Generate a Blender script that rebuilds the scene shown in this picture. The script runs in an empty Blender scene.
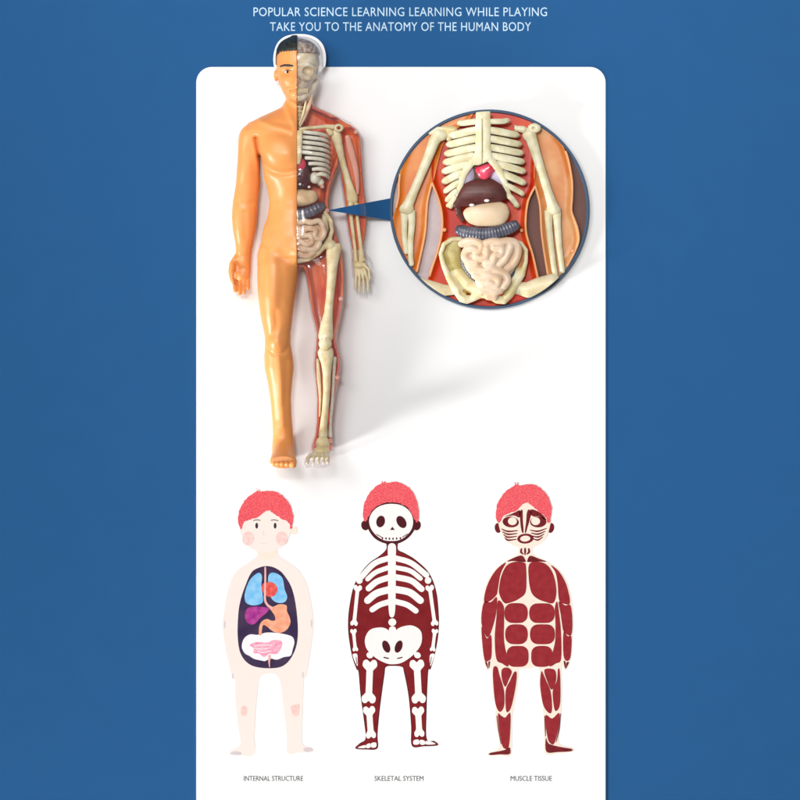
import bpy, math, random
import numpy as np
from mathutils import Vector

sc = bpy.context.scene
R = math.radians
random.seed(4)

# ------------------------------------------------------------------ camera
# plan: 1 unit of the drawing = 1 mm, (400, 400) is the middle of the board.
cd = bpy.data.cameras.new("camera")
cam = bpy.data.objects.new("camera", cd)
sc.collection.objects.link(cam)
cam.location = (0, 0, 8.0)
cd.sensor_width = 36
cd.lens = 36 * 8.0 / 0.8
cd.clip_end = 50
sc.camera = cam

# ------------------------------------------------------------------ light
w = bpy.data.worlds.new("World")
sc.world = w
w.use_nodes = True
w.node_tree.nodes["Background"].inputs[0].default_value = (1.0, 0.995, 0.99, 1)
w.node_tree.nodes["Background"].inputs[1].default_value = 0.22


def area(name, loc, target, size, power, col=(1, 1, 1)):
    l = bpy.data.lights.new(name, "AREA")
    l.shape = "DISK"
    l.size = size
    l.energy = power
    l.color = col
    o = bpy.data.objects.new(name, l)
    o.location = loc
    d = Vector(target) - Vector(loc)
    o.rotation_euler = d.to_track_quat("-Z", "Y").to_euler()
    sc.collection.objects.link(o)


area("key_softbox", (-2.4, 1.5, 4.1), (0, 0, 0), 2.1, 62, (1, 0.985, 0.965))


def spot(name, loc, target, reach, soft, power, col=(1, 1, 1)):
    l = bpy.data.lights.new(name, "SPOT")
    d = Vector(target) - Vector(loc)
    l.spot_size = 2 * math.atan(reach / d.length)
    l.spot_blend = 1.0
    l.shadow_soft_size = soft
    l.energy = power
    l.color = col
    o = bpy.data.objects.new(name, l)
    o.location = loc
    o.rotation_euler = d.to_track_quat("-Z", "Y").to_euler()
    sc.collection.objects.link(o)


spot("low_spot", (-4.45, -2.35, 1.25), (0, -0.56, 0), 0.88, 0.62, 2650, (1, 0.99, 0.98))
spot("high_fill_spot", (-0.6, 1.2, 4.6), (0, 0.8, 0), 1.1, 0.5, 600, (1, 0.99, 0.98))  # added fill lamp that evens out the upper part of the board

sc.view_settings.view_transform = "Standard"
sc.view_settings.look = "None"
sc.view_settings.gamma = 1
sc.view_settings.exposure = 0.42
sc.cycles.transparent_max_bounces = 24
sc.cycles.max_bounces = 8


# ------------------------------------------------------------------ materials
def lin(c):
    c = c / 255.0
    return c / 12.92 if c <= 0.04045 else ((c + 0.055) / 1.055) ** 2.4


GAIN = 1 / 1.22


def base(rgb):
    return tuple(min(0.86, lin(c) * GAIN) for c in rgb) + (1,)


def mat(name, rgb, rough=0.5, spec=0.4, vary=0.06, scale=60, rgb2=None, stretch=None, bump=0.0, bscale=200, coat=0.0, detail=3, lo=0.35, hi=0.65, sss=0):
    m = bpy.data.materials.new(name)
    m.use_nodes = True
    nt = m.node_tree
    b = nt.nodes["Principled BSDF"]
    b.inputs["Roughness"].default_value = rough
    b.inputs["Specular IOR Level"].default_value = spec
    b.inputs["Coat Weight"].default_value = coat
    b.inputs["Coat Roughness"].default_value = 0.12
    if sss:
        b.inputs["Subsurface Weight"].default_value = sss
        b.inputs["Subsurface Radius"].default_value = (0.004, 0.002, 0.001)
        b.inputs["Subsurface Scale"].default_value = 1.0
    tc = nt.nodes.new("ShaderNodeTexCoord")
    mp = nt.nodes.new("ShaderNodeMapping")
    nt.links.new(tc.outputs["Object"], mp.inputs[0])
    if stretch:
        mp.inputs["Scale"].default_value = stretch
    n = nt.nodes.new("ShaderNodeTexNoise")
    n.inputs["Scale"].default_value = scale
    n.inputs["Detail"].default_value = detail
    nt.links.new(mp.outputs[0], n.inputs["Vector"])
    r = nt.nodes.new("ShaderNodeValToRGB")
    r.color_ramp.elements[0].position = lo
    r.color_ramp.elements[1].position = hi
    c = base(rgb)
    if rgb2:
        a, d = c, base(rgb2)
    else:
        a = tuple(v * (1 - vary) for v in c[:3]) + (1,)
        d = tuple(min(0.88, v * (1 + vary)) for v in c[:3]) + (1,)
    r.color_ramp.elements[0].color = a
    r.color_ramp.elements[1].color = d
    nt.links.new(n.outputs["Fac"], r.inputs[0])
    nt.links.new(r.outputs[0], b.inputs["Base Color"])
    if bump:
        n2 = nt.nodes.new("ShaderNodeTexNoise")
        n2.inputs["Scale"].default_value = bscale
        n2.inputs["Detail"].default_value = 4
        nt.links.new(mp.outputs[0], n2.inputs["Vector"])
        bp = nt.nodes.new("ShaderNodeBump")
        bp.inputs["Strength"].default_value = bump
        bp.inputs["Distance"].default_value = 0.001
        nt.links.new(n2.outputs["Fac"], bp.inputs["Height"])
        nt.links.new(bp.outputs[0], b.inputs["Normal"])
    return m


def clear_mat():
    m = bpy.data.materials.new("clear_plastic")
    m.use_nodes = True
    nt = m.node_tree
    nt.nodes.clear()
    out = nt.nodes.new("ShaderNodeOutputMaterial")
    mix = nt.nodes.new("ShaderNodeMixShader")
    tr = nt.nodes.new("ShaderNodeBsdfTransparent")
    gl = nt.nodes.new("ShaderNodeBsdfGlossy")
    lw = nt.nodes.new("ShaderNodeLayerWeight")
    lw.inputs["Blend"].default_value = 0.28
    mr = nt.nodes.new("ShaderNodeMapRange")
    mr.inputs["To Min"].default_value = 0.03
    mr.inputs["To Max"].default_value = 0.5
    tr.inputs[0].default_value = (0.985, 0.982, 0.984, 1)
    gl.inputs[0].default_value = (0.8, 0.79, 0.8, 1)
    gl.inputs["Roughness"].default_value = 0.13
    n = nt.nodes.new("ShaderNodeTexNoise")
    tc = nt.nodes.new("ShaderNodeTexCoord")
    n.inputs["Scale"].default_value = 55
    bp = nt.nodes.new("ShaderNodeBump")
    bp.inputs["Strength"].default_value = 0.06
    bp.inputs["Distance"].default_value = 0.002
    nt.links.new(tc.outputs["Object"], n.inputs["Vector"])
    nt.links.new(n.outputs["Fac"], bp.inputs["Height"])
    nt.links.new(bp.outputs[0], gl.inputs["Normal"])
    nt.links.new(lw.outputs["Facing"], mr.inputs["Value"])
    df = nt.nodes.new("ShaderNodeBsdfDiffuse")
    df.inputs[0].default_value = (0.8, 0.78, 0.79, 1)
    m2 = nt.nodes.new("ShaderNodeMixShader")
    m2.inputs[0].default_value = 0.3
    nt.links.new(gl.outputs[0], m2.inputs[1])
    nt.links.new(df.outputs[0], m2.inputs[2])
    nt.links.new(mr.outputs[0], mix.inputs[0])
    nt.links.new(tr.outputs[0], mix.inputs[1])
    nt.links.new(m2.outputs[0], mix.inputs[2])
    nt.links.new(mix.outputs[0], out.inputs[0])
    return m


M = dict(
    blue=mat("blue_board", (42, 95, 148), 0.8, 0.06, vary=0.012, scale=35),
    white=mat("white_card", (255, 255, 255), 0.6, 0.2, vary=0.008, scale=20),
    rim=mat("slate_blue_rim", (58, 84, 114), 0.5, 0.3),
    text=mat("pale_lettering", (205, 232, 250), 0.7, 0.2),
    grey=mat("grey_lettering", (92, 94, 96), 0.7, 0.2),
    orange=mat("orange_plastic", (250, 163, 90), 0.4, 0.5, vary=0.03, scale=25, bump=0.03, bscale=300, sss=0.1),
    black=mat("black_paint", (30, 30, 30), 0.4, 0.4, rgb2=(52, 58, 50), scale=400, bump=0.5, bscale=900),
    dark=mat("dark_paint", (48, 36, 28), 0.5, 0.3),
    clear=clear_mat(),
    muscle=mat("red_muscle", (220, 60, 10), 0.42, 0.3, rgb2=(248, 118, 44), scale=90, stretch=(1.6, 0.35, 1), bump=0.5, bscale=160),
    bone=mat("cream_bone", (228, 204, 150), 0.42, 0.4, rgb2=(247, 234, 192), scale=110, bump=0.25, bscale=260),
    skull=mat("grey_skull", (222, 200, 164), 0.4, 0.4, rgb2=(252, 240, 214), scale=110, bump=0.25, bscale=300),
    brain=mat("brown_brain", (132, 110, 98), 0.35, 0.5, rgb2=(216, 198, 182), scale=280, bump=0.9, bscale=420),
    greyrib=mat("pale_rib", (222, 214, 190), 0.4, 0.4, rgb2=(246, 241, 222), scale=160),
    liver=mat("maroon_liver", (66, 27, 34), 0.38, 0.5, rgb2=(96, 44, 48), scale=90, bump=0.2),
    stomach=mat("beige_stomach", (212, 172, 128), 0.45, 0.4, rgb2=(240, 212, 172), scale=70),
    colon=mat("slate_colon", (66, 62, 76), 0.32, 0.6, rgb2=(112, 108, 124), scale=160),
    gut=mat("pinkish_gut", (226, 182, 144), 0.42, 0.4, rgb2=(246, 218, 188), scale=120),
    peg=mat("pale_peg", (240, 170, 150), 0.25, 0.5),
    # inset
    i_bone=mat("inset_bone", (226, 214, 168), 0.4, 0.4, rgb2=(246, 240, 208), scale=90, bump=0.15, bscale=300),
    i_pelvis=mat("inset_pelvis", (226, 208, 146), 0.4, 0.4, rgb2=(248, 238, 202), scale=55, bump=0.15, bscale=260),
    i_red=mat("inset_red", (206, 34, 2), 0.4, 0.35, rgb2=(230, 72, 14), scale=40, bump=0.12, bscale=150),
    i_orange=mat("inset_orange", (226, 116, 22), 0.4, 0.45, rgb2=(240, 146, 62), scale=36, bump=0.12, bscale=150),
    i_tan=mat("inset_tan", (226, 132, 56), 0.4, 0.45, rgb2=(240, 176, 112), scale=36, bump=0.12, bscale=150),
    i_lip=mat("inset_lip", (252, 176, 118), 0.35, 0.5, vary=0.05),
    i_pale=mat("inset_pale_back", (218, 206, 208), 0.6, 0.2),
    i_brown=mat("inset_brown_back", (124, 88, 80), 0.6, 0.2, vary=0.08, scale=12),
    i_gap_shade=mat("inset_gap_shade", (84, 70, 58), 0.6, 0.2, rgb2=(126, 112, 98), scale=60),
    i_femur=mat("inset_femur", (232, 212, 164), 0.4, 0.4, rgb2=(248, 236, 206), scale=70),
    i_olive=mat("inset_olive", (178, 158, 82), 0.45, 0.35, rgb2=(228, 214, 150), scale=50),
    i_socket=mat("inset_socket", (164, 122, 44), 0.5, 0.3, rgb2=(204, 164, 78), scale=120),
    i_heart=mat("inset_heart", (214, 38, 66), 0.3, 0.6, rgb2=(238, 84, 112), scale=90, coat=0.3),
    i_lung=mat("inset_lung", (196, 184, 208), 0.4, 0.4, vary=0.1, scale=120),
    i_liver=mat("inset_liver", (82, 38, 36), 0.42, 0.4, rgb2=(102, 52, 46), scale=80, bump=0.15),
    i_stomach=mat("inset_stomach", (232, 200, 160), 0.42, 0.4, rgb2=(246, 224, 192), scale=50),
    i_colon=mat("inset_colon", (74, 76, 90), 0.3, 0.6, rgb2=(112, 112, 128), scale=100),
    i_gut=mat("inset_gut", (234, 198, 162), 0.42, 0.4, rgb2=(247, 222, 196), scale=60),
    # printed figures
    skin=mat("pale_skin_print", (255, 239, 231), 0.8, 0.1, vary=0.008, scale=90),
    hair=mat("red_hair_print", (236, 80, 92), 0.8, 0.1, rgb2=(250, 122, 126), scale=900, detail=5, lo=0.42, hi=0.66),
    blush=mat("blush_print", (251, 224, 216), 0.8, 0.1, rgb2=(247, 208, 204), scale=300),
    knee=mat("knee_blush_print", (249, 202, 194), 0.8, 0.1, rgb2=(252, 220, 212), scale=260),
    feature=mat("dark_feature_print", (60, 52, 60), 0.8, 0.1),
    faint=mat("faint_line_print", (240, 222, 206), 0.8, 0.1),
    greymark=mat("grey_mark_print", (224, 212, 214), 0.8, 0.1),
    navy=mat("navy_print", (58, 44, 78), 0.8, 0.1, rgb2=(76, 60, 86), scale=60),
    lungp=mat("blue_lung_print", (118, 194, 246), 0.8, 0.1, rgb2=(158, 214, 250), scale=130),
    heartp=mat("red_heart_print", (228, 72, 78), 0.8, 0.1, rgb2=(246, 116, 96), scale=200),
    tubep=mat("pink_tube_print", (250, 186, 182), 0.8, 0.1),
    stomachp=mat("peach_stomach_print", (250, 160, 124), 0.8, 0.1, rgb2=(252, 188, 156), scale=130),
    liverp=mat("magenta_liver_print", (160, 44, 138), 0.8, 0.1, rgb2=(192, 78, 158), scale=150),
    whitep=mat("white_print", (255, 250, 252), 0.8, 0.1, vary=0.01),
    pinkp=mat("pink_gut_print", (250, 148, 184), 0.8, 0.1, rgb2=(254, 196, 210), scale=260),
    maroon=mat("maroon_print", (124, 28, 34), 0.8, 0.1, rgb2=(136, 36, 40), scale=70),
    outline=mat("dark_outline_print", (82, 28, 34), 0.8, 0.1, vary=0.12, scale=300),
    bonep=mat("white_bone_print", (255, 249, 246), 0.8, 0.1, vary=0.012),
    musclep=mat("muscle_print", (150, 40, 48), 0.8, 0.1, rgb2=(160, 50, 56), scale=160, detail=5),
    muscled=mat("dark_muscle_print", (108, 28, 36), 0.8, 0.1, rgb2=(132, 42, 46), scale=160),
    cream=mat("cream_print", (254, 236, 220), 0.8, 0.1, vary=0.015),
)


# ------------------------------------------------------------------ linking
def W(p):
    p = np.asarray(p, float)
    return np.stack([(p[..., 0] - 400) / 1000, (400 - p[..., 1]) / 1000, p[..., 2] / 1000], -1)


def tag(o, label=None, cat=None, group=None, kind=None):
    if label:
        o["label"] = label
    if cat:
        o["category"] = cat
    if group:
        o["group"] = group
    if kind:
        o["kind"] = kind
    return o


def thing(name, label, cat, px, py, z=1.5, group=None):
    o = bpy.data.objects.new(name, None)
    sc.collection.objects.link(o)
    o.location = W((px, py, z))
    o.empty_display_size = 0.02
    return tag(o, label, cat, group)


def root_loc(o):
    while o.parent:
        o = o.parent
    return np.array(o.location)


def link(name, V, faces, m, parent=None, smooth=True, label=None):
    """V in drawing units; faces wound for the drawing's (y down) frame."""
    Vw = W(V)
    if parent is not None:
        org = root_loc(parent)
    else:
        org = np.array([Vw[:, 0].mean(), Vw[:, 1].mean(), Vw[:, 2].min()])
    me = bpy.data.meshes.new(name)
    me.from_pydata((Vw - org).tolist(), [], [tuple(f)[::-1] for f in (faces.tolist() if hasattr(faces, "tolist") else faces)])
    me.materials.append(M[m])
    me.update()
    if smooth:
        me.polygons.foreach_set("use_smooth", [True] * len(me.polygons))
    o = bpy.data.objects.new(name, me)
    sc.collection.objects.link(o)
    if parent is not None:
        o.parent = parent
    else:
        o.location = org
    if label:
        o["label"] = label
    return o


# ------------------------------------------------------------------ curves
def catmull(P, n=6, closed=False):
    P = np.asarray(P, float)
    N = len(P)
    out = []
    segs = N if closed else N - 1
    for i in range(segs):
        if closed:
            p0, p1, p2, p3 = P[(i - 1) % N], P[i], P[(i + 1) % N], P[(i + 2) % N]
        else:
            p1, p2 = P[i], P[i + 1]
            p0 = P[i - 1] if i > 0 else 2 * p1 - p2
            p3 = P[i + 2] if i + 2 < N else 2 * p2 - p1
        for k in range(n):
            t = k / n
            out.append(0.5 * (2 * p1 + (p2 - p0) * t + (2 * p0 - 5 * p1 + 4 * p2 - p3) * t * t + (3 * p1 - p0 - 3 * p2 + p3) * t ** 3))
    if not closed:
        out.append(P[-1])
    return np.array(out)


def poly_area(P):
    x, y = P[:, 0], P[:, 1]
    return 0.5 * np.sum(x * np.roll(y, -1) - y * np.roll(x, -1))


def flat(name, P, z0, z1, m, parent=None, n=5, smooth=True, label=None):
    """An outline cut from sheet: its own thickness from z0 to z1."""
    P = catmull(P, n, True) if smooth else np.asarray(P, float)
    if poly_area(P) < 0:
        P = P[::-1]
    N = len(P)
    V = np.concatenate([np.c_[P, np.full(N, z0)], np.c_[P, np.full(N, z1)]])
    F = [tuple(range(N))[::-1], tuple(range(N, 2 * N))]
    for i in range(N):
        j = (i + 1) % N
        F.append((i, j, N + j, N + i))
    return link(name, V, F, m, parent, smooth=False, label=label)


def ell(cx, cy, rx, ry, rot=0, n=20):
    a = np.linspace(0, 2 * np.pi, n, endpoint=False)
    x, y = rx * np.cos(a), ry * np.sin(a)
    c, s = math.cos(R(rot)), math.sin(R(rot))
    return np.c_[cx + c * x - s * y, cy + s * x + c * y]


def rrect(x0, y0, x1, y1, r, n=6):
    out = []
    for cx, cy, a0 in ((x1 - r, y1 - r, 0), (x0 + r, y1 - r, 90), (x0 + r, y0 + r, 180), (x1 - r, y0 + r, 270)):
        for k in range(n + 1):
            a = R(a0 + 90 * k / n)
            out.append((cx + r * math.cos(a), cy + r * math.sin(a)))
    return np.array(out)


def stroke(path, w0, w1=None, wm=None, n=8):
    """Outline of a thick rounded line (flat)."""
    w1 = w0 if w1 is None else w1
    P = catmull(path, n)
    t = np.linspace(0, 1, len(P))
    if wm is None:
        w = (w0 + (w1 - w0) * t) / 2
    else:
        w = np.interp(t, [0, 0.5, 1], [w0, wm, w1]) / 2
    T = np.gradient(P, axis=0)
    T /= np.linalg.norm(T, axis=1)[:, None] + 1e-9
    Nn = np.c_[-T[:, 1], T[:, 0]]
    A, B = P + Nn * w[:, None], P - Nn * w[:, None]
    cap1 = [P[-1] + w[-1] * (math.cos(a) * Nn[-1] + math.sin(a) * T[-1]) for a in np.linspace(0, np.pi, 7)[1:-1]]
    cap0 = [P[0] + w[0] * (-math.cos(a) * Nn[0] - math.sin(a) * T[0]) for a in np.linspace(0, np.pi, 7)[1:-1]]
    return np.array(list(A) + cap1 + list(B[::-1]) + cap0)


def sweep(name, path, rx, rz, m, parent, n=6, seg=14, mod=None, label=None):
    """Tube in 3-D; rx across (in plane), rz in height; scalars or one value per path point."""
    path = np.asarray(path, float)
    P = catmull(path, n)
    t = np.linspace(0, len(path) - 1, len(P))
    k = np.arange(len(path))
    ax = np.interp(t, k, np.broadcast_to(rx, len(path)))
    az = np.interp(t, k, np.broadcast_to(rz, len(path)))
    if mod is not None:
        s = np.r_[0, np.cumsum(np.linalg.norm(np.diff(P, axis=0), axis=1))]
        f = mod(s)
        ax, az = ax * f, az * f
    T = np.gradient(P, axis=0)
    T /= np.linalg.norm(T, axis=1)[:, None] + 1e-9
    up = np.tile(np.array([0, 0, 1.0]), (len(P), 1))
    S = np.cross(T, up)
    S /= np.linalg.norm(S, axis=1)[:, None] + 1e-9
    U = np.cross(S, T)
    # rounded ends
    rings = []
    for i, cap in ((0, -1), (len(P) - 1, 1)):
        lst = []
        r = min(ax[i], az[i])
        for a in (75, 50, 25):
            lst.append((P[i] + cap * T[i] * r * math.sin(R(a)), S[i], U[i], ax[i] * math.cos(R(a)), az[i] * math.cos(R(a))))
        rings.append(lst)
    seq = rings[0] + [(P[i], S[i], U[i], ax[i], az[i]) for i in range(len(P))] + rings[1][::-1]
    a = np.linspace(0, 2 * np.pi, seg, endpoint=False)
    V = np.concatenate([c[None] + np.cos(a)[:, None] * s[None] * x + np.sin(a)[:, None] * u[None] * z for c, s, u, x, z in seq])
    F = []
    for i in range(len(seq) - 1):
        for j in range(seg):
            j2 = (j + 1) % seg
            F.append((i * seg + j, (i + 1) * seg + j, (i + 1) * seg + j2, i * seg + j2))
    F.append(tuple(range(seg)))
    L = (len(seq) - 1) * seg
    F.append(tuple(L + j for j in range(seg))[::-1])
    V = np.array(V)
    # outward winding check on the middle ring
    f = F[len(F) // 2]
    c = np.mean(V[list(f)], 0)
    nn = np.cross(V[f[1]] - V[f[0]], V[f[2]] - V[f[0]])
    i = f[0] // seg
    if np.dot(nn, c - seq[i][0]) < 0:
        F = [q[::-1] for q in F]
    return link(name, V, F, m, parent, label=label)


# ------------------------------------------------------------------ volumes
class Vol:
    """A signed field on a grid, meshed with surface nets."""

    def __init__(s, x0, x1, y0, y1, z0, z1, h):
        s.h = h
        s.o = np.array([x0, y0, z0], float)
        s.x = np.arange(x0, x1 + h, h, dtype=np.float32)
        s.y = np.arange(y0, y1 + h, h, dtype=np.float32)
        s.z = np.arange(z0, z1 + h, h, dtype=np.float32)
        s.F = np.full((len(s.x), len(s.y), len(s.z)), 8.0, np.float32)

    def sub(s, b):
        if b is None:
            sl = (slice(None),) * 3
        else:
            def f(a, lo, hi):
                return slice(max(0, int(np.searchsorted(a, lo))), min(len(a), int(np.searchsorted(a, hi)) + 1))
            sl = (f(s.x, b[0], b[1]), f(s.y, b[2], b[3]), f(s.z, b[4], b[5]))
        X = s.x[sl[0]][:, None, None]
        Y = s.y[sl[1]][None, :, None]
        Z = s.z[sl[2]][None, None, :]
        return sl, X, Y, Z

    def add(s, fn, b=None, k=0.0):
        sl, X, Y, Z = s.sub(b)
        if 0 in s.F[sl].shape:
            return
        g = fn(X, Y, Z).astype(np.float32)
        a = s.F[sl]
        if k > 0:
            hh = np.maximum(k - np.abs(a - g), 0) / k
            s.F[sl] = np.minimum(a, g) - hh * hh * k * 0.25
        else:
            s.F[sl] = np.minimum(a, g)

    def cut(s, fn, b=None, k=0.0):
        sl, X, Y, Z = s.sub(b)
        g = -fn(X, Y, Z).astype(np.float32)
        a = s.F[sl]
        if k > 0:
            hh = np.maximum(k - np.abs(a - g), 0) / k
            s.F[sl] = np.maximum(a, g) + hh * hh * k * 0.25
        else:
            s.F[sl] = np.maximum(a, g)

    def keep(s, fn, k=0.0):
        s.cut(lambda X, Y, Z: -fn(X, Y, Z) + 0 * X + 0 * Y + 0 * Z, None, k)

    def chain(s, pts, radii, k=2.0):
        pts = np.asarray(pts, float)
        radii = np.broadcast_to(radii, len(pts))
        m = max(radii) + k + 3
        b = (pts[:, 0].min() - m, pts[:, 0].max() + m, pts[:, 1].min() - m, pts[:, 1].max() + m, pts[:, 2].min() - m, pts[:, 2].max() + m)

        def fn(X, Y, Z):
            out = None
            for i in range(len(pts) - 1):
                a, c = pts[i], pts[i + 1]
                d = c - a
                L2 = float(d @ d) + 1e-9
                t = np.clip(((X - a[0]) * d[0] + (Y - a[1]) * d[1] + (Z - a[2]) * d[2]) / L2, 0, 1)
                q = np.sqrt((X - a[0] - t * d[0]) ** 2 + (Y - a[1] - t * d[1]) ** 2 + (Z - a[2] - t * d[2]) ** 2) - (radii[i] + t * (radii[i + 1] - radii[i]))
                out = q if out is None else np.minimum(out, q)
            return out
        s.add(fn, b, k)

    def blob(s, c, r, k=2.0, cut=False):
        m = max(r) + k + 4
        b = (c[0] - m, c[0] + m, c[1] - m, c[1] + m, c[2] - m, c[2] + m)
        f = lambda X, Y, Z: (np.sqrt(((X - c[0]) / r[0]) ** 2 + ((Y - c[1]) / r[1]) ** 2 + ((Z - c[2]) / r[2]) ** 2) - 1) * min(r)
        (s.cut if cut else s.add)(f, b, k)

    def rows(s, rows, k=3.0, axis="y", p=2.15):
        """Ellipse-like sections along y: (y, xl, xr, half depth, z centre); along z: (z, xl, xr, half y, y centre)."""
        rows = np.array(rows, float)
        r0, r1 = rows[0, 0], rows[-1, 0]
        A = s.y if axis == "y" else s.z
        A = np.asarray(A, float)
        dense = np.arange(r0, r1 + 0.25, 0.25)
        ker = np.exp(-np.linspace(-2, 2, 25) ** 2 / 1.2)
        ker /= ker.sum()

        def ip(col):
            v = np.interp(dense, rows[:, 0], rows[:, col])
            v = np.convolve(np.pad(v, 12, mode="reflect", reflect_type="odd"), ker, "valid")
            return np.interp(A, dense, v)
        xl, xr, d, c = ip(1), ip(2), ip(3), ip(4)
        cx, wv = (xl + xr) / 2, np.maximum((xr - xl) / 2, 0.3)
        d = np.maximum(d, 0.3)
        mg = 6
        sel = (A > r0 - mg) & (A < r1 + mg)
        i0, i1 = np.argmax(sel), len(sel) - np.argmax(sel[::-1])
        if axis == "y":
            b = (rows[:, 1].min() - mg, rows[:, 2].max() + mg, A[i0], A[i1 - 1], (c - d).min() - mg, (c + d).max() + mg)
        else:
            b = (rows[:, 1].min() - mg, rows[:, 2].max() + mg, (c - d).min() - mg, (c + d).max() + mg, A[i0], A[i1 - 1])

        def fn(X, Y, Z):
            Q = (Y if axis == "y" else Z).ravel()
            j = np.clip(np.searchsorted(A, Q - 1e-4), 0, len(A) - 1)
            sh = (1, -1, 1) if axis == "y" else (1, 1, -1)
            g = lambda v: v[j].reshape(sh)
            O = Z if axis == "y" else Y
            u = np.abs(X - g(cx)) / g(wv)
            v = np.abs(O - g(c)) / g(d)
            r = (u ** p + v ** p + 1e-9) ** (1 / p)
            f = (r - 1) * np.minimum(g(wv), g(d))
            q = Y if axis == "y" else Z
            return np.maximum(f, np.maximum(r0 - q, q - r1))
        s.add(fn, b, k)

    def mesh(s, name, m, parent=None, F=None, relax=1, label=None):
        F = (s.F if F is None else F).copy()
        for ax in range(3):
            ix = [slice(None)] * 3
            for e in (0, -1):
                ix[ax] = e
                F[tuple(ix)] = np.maximum(F[tuple(ix)], 0.5)
        S = F < 0
        c = np.zeros(tuple(n - 1 for n in F.shape), np.uint8)
        nx, ny, nz = c.shape
        for dx in (0, 1):
            for dy in (0, 1):
                for dz in (0, 1):
                    c += S[dx:dx + nx, dy:dy + ny, dz:dz + nz]
        act = (c > 0) & (c < 8)
        ii = np.argwhere(act)
        idx = np.full(c.shape, -1, np.int64)
        idx[act] = np.arange(len(ii))
        pos = np.zeros((len(ii), 3))
        cnt = np.zeros(len(ii))
        for ax in range(3):
            o1, o2 = [q for q in range(3) if q != ax]
            for u in (0, 1):
                for v in (0, 1):
                    a = np.zeros(3, int)
                    a[o1], a[o2] = u, v
                    e = a.copy()
                    e[ax] = 1
                    fa = F[tuple((ii + a).T)]
                    fb = F[tuple((ii + e).T)]
                    mk = (fa < 0) != (fb < 0)
                    t = fa[mk] / (fa[mk] - fb[mk])
                    pos[mk] += a + t[:, None] * (e - a)
                    cnt[mk] += 1
        V = s.o + (ii + pos / cnt[:, None]) * s.h
        Q = []
        for ax, (p, q) in ((0, (1, 2)), (1, (2, 0)), (2, (0, 1))):
            lo = [slice(None)] * 3
            hi = [slice(None)] * 3
            lo[ax], hi[ax] = slice(0, -1), slice(1, None)
            A, B = S[tuple(lo)], S[tuple(hi)]
            e = np.argwhere(A != B)
            ok = (e[:, p] > 0) & (e[:, q] > 0) & (e[:, p] < c.shape[p]) & (e[:, q] < c.shape[q])
            e = e[ok]
            ins = A[tuple(e.T)]
            ep, eq = np.zeros(3, int), np.zeros(3, int)
            ep[p], eq[q] = 1, 1
            f = np.stack([idx[tuple((e - ep - eq).T)], idx[tuple((e - eq).T)], idx[tuple(e.T)], idx[tuple((e - ep).T)]], 1)
            f[~ins] = f[~ins][:, ::-1]
            Q.append(f)
        Q = np.concatenate(Q)
        for _ in range(relax):
            E = np.concatenate([Q[:, [i, (i + 1) % 4]] for i in range(4)])
            acc = np.stack([np.bincount(E[:, 0], V[E[:, 1], d], len(V)) + np.bincount(E[:, 1], V[E[:, 0], d], len(V)) for d in range(3)], 1)
            n = np.bincount(E.ravel(), minlength=len(V))[:, None]
            V = 0.5 * V + 0.5 * acc / np.maximum(n, 1)
        return link(name, V, Q, m, parent, label=label)


def seg_dist(X, Y, pts):
    out = None
    pts = np.asarray(pts, float)
    for a, c in zip(pts[:-1], pts[1:]):
        d = c - a
        t = np.clip(((X - a[0]) * d[0] + (Y - a[1]) * d[1]) / (d @ d + 1e-9), 0, 1)
        q = np.hypot(X - a[0] - t * d[0], Y - a[1] - t * d[1])
        out = q if out is None else np.minimum(out, q)
    return out


def poly_sd(x, y, P):
    """Signed distance to a closed outline on the grid x by y (inside negative)."""
    X, Y = np.meshgrid(np.asarray(x, float), np.asarray(y, float), indexing="ij")
    P = np.asarray(P, float)
    d = seg_dist(X, Y, np.vstack([P, P[:1]]))
    ins = np.zeros(X.shape, bool)
    n = len(P)
    for i in range(n):
        (x1, y1), (x2, y2) = P[i], P[(i + 1) % n]
        cnd = (y1 > Y) != (y2 > Y)
        with np.errstate(divide="ignore", invalid="ignore"):
            xc = (x2 - x1) * (Y - y1) / (y2 - y1) + x1
        ins ^= cnd & (X < xc)
    return np.where(ins, -d, d)


# ================================================================== SETTING
TOP = 0.8          # top of the white card
bk = flat("backdrop", [(-300, -300), (1100, -300), (1100, 1100), (-300, 1100)], -6, 0, "blue", smooth=False)
tag(bk, kind="structure")

# white card with rounded top corners; head_tab: the white plate behind the doll's head
head_tab = catmull([(274.2, 66.9), (273.6, 60), (274.6, 52), (277.8, 44), (284, 38.2), (292, 35.6), (300, 35.0), (308, 35.7), (316, 38.6),
                    (322.3, 44.5), (325.4, 52), (326.2, 60), (325.6, 66.9)], 5)
outline = rrect(196.3, 67, 605.5, 900, 15.5, 8)
cardo = flat("white_card", outline, 0.05, TOP, "white", smooth=False)
tag(cardo, "large white card with rounded top corners on the blue backdrop", "card")


# ------------------------------------------------------------------ lettering
def text_mesh(name, s, x0, x1, ytop, ybot, z, m, parent=None, spacing=1.0, bold=0.0):
    cu = bpy.data.curves.new(name, "FONT")
    cu.body = s
    cu.space_character = spacing
    cu.offset = bold
    cu.fill_mode = "BOTH"
    cu.extrude = 0.006
    cu.resolution_u = 3
    o = bpy.data.objects.new(name, cu)
    sc.collection.objects.link(o)
    dg = bpy.context.evaluated_depsgraph_get()
    me = bpy.data.meshes.new_from_object(o.evaluated_get(dg))
    bpy.data.objects.remove(o)
    co = np.array([v.co for v in me.vertices])
    mn, mx = co.min(0), co.max(0)
    co = (co - mn) / (mx - mn)
    V = np.c_[x0 + co[:, 0] * (x1 - x0), ybot - co[:, 1] * (ybot - ytop), z + co[:, 2] * 0.06]
    F = [tuple(p.vertices)[::-1] for p in me.polygons]
    return link(name, V, F, m, parent, smooth=False)


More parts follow.
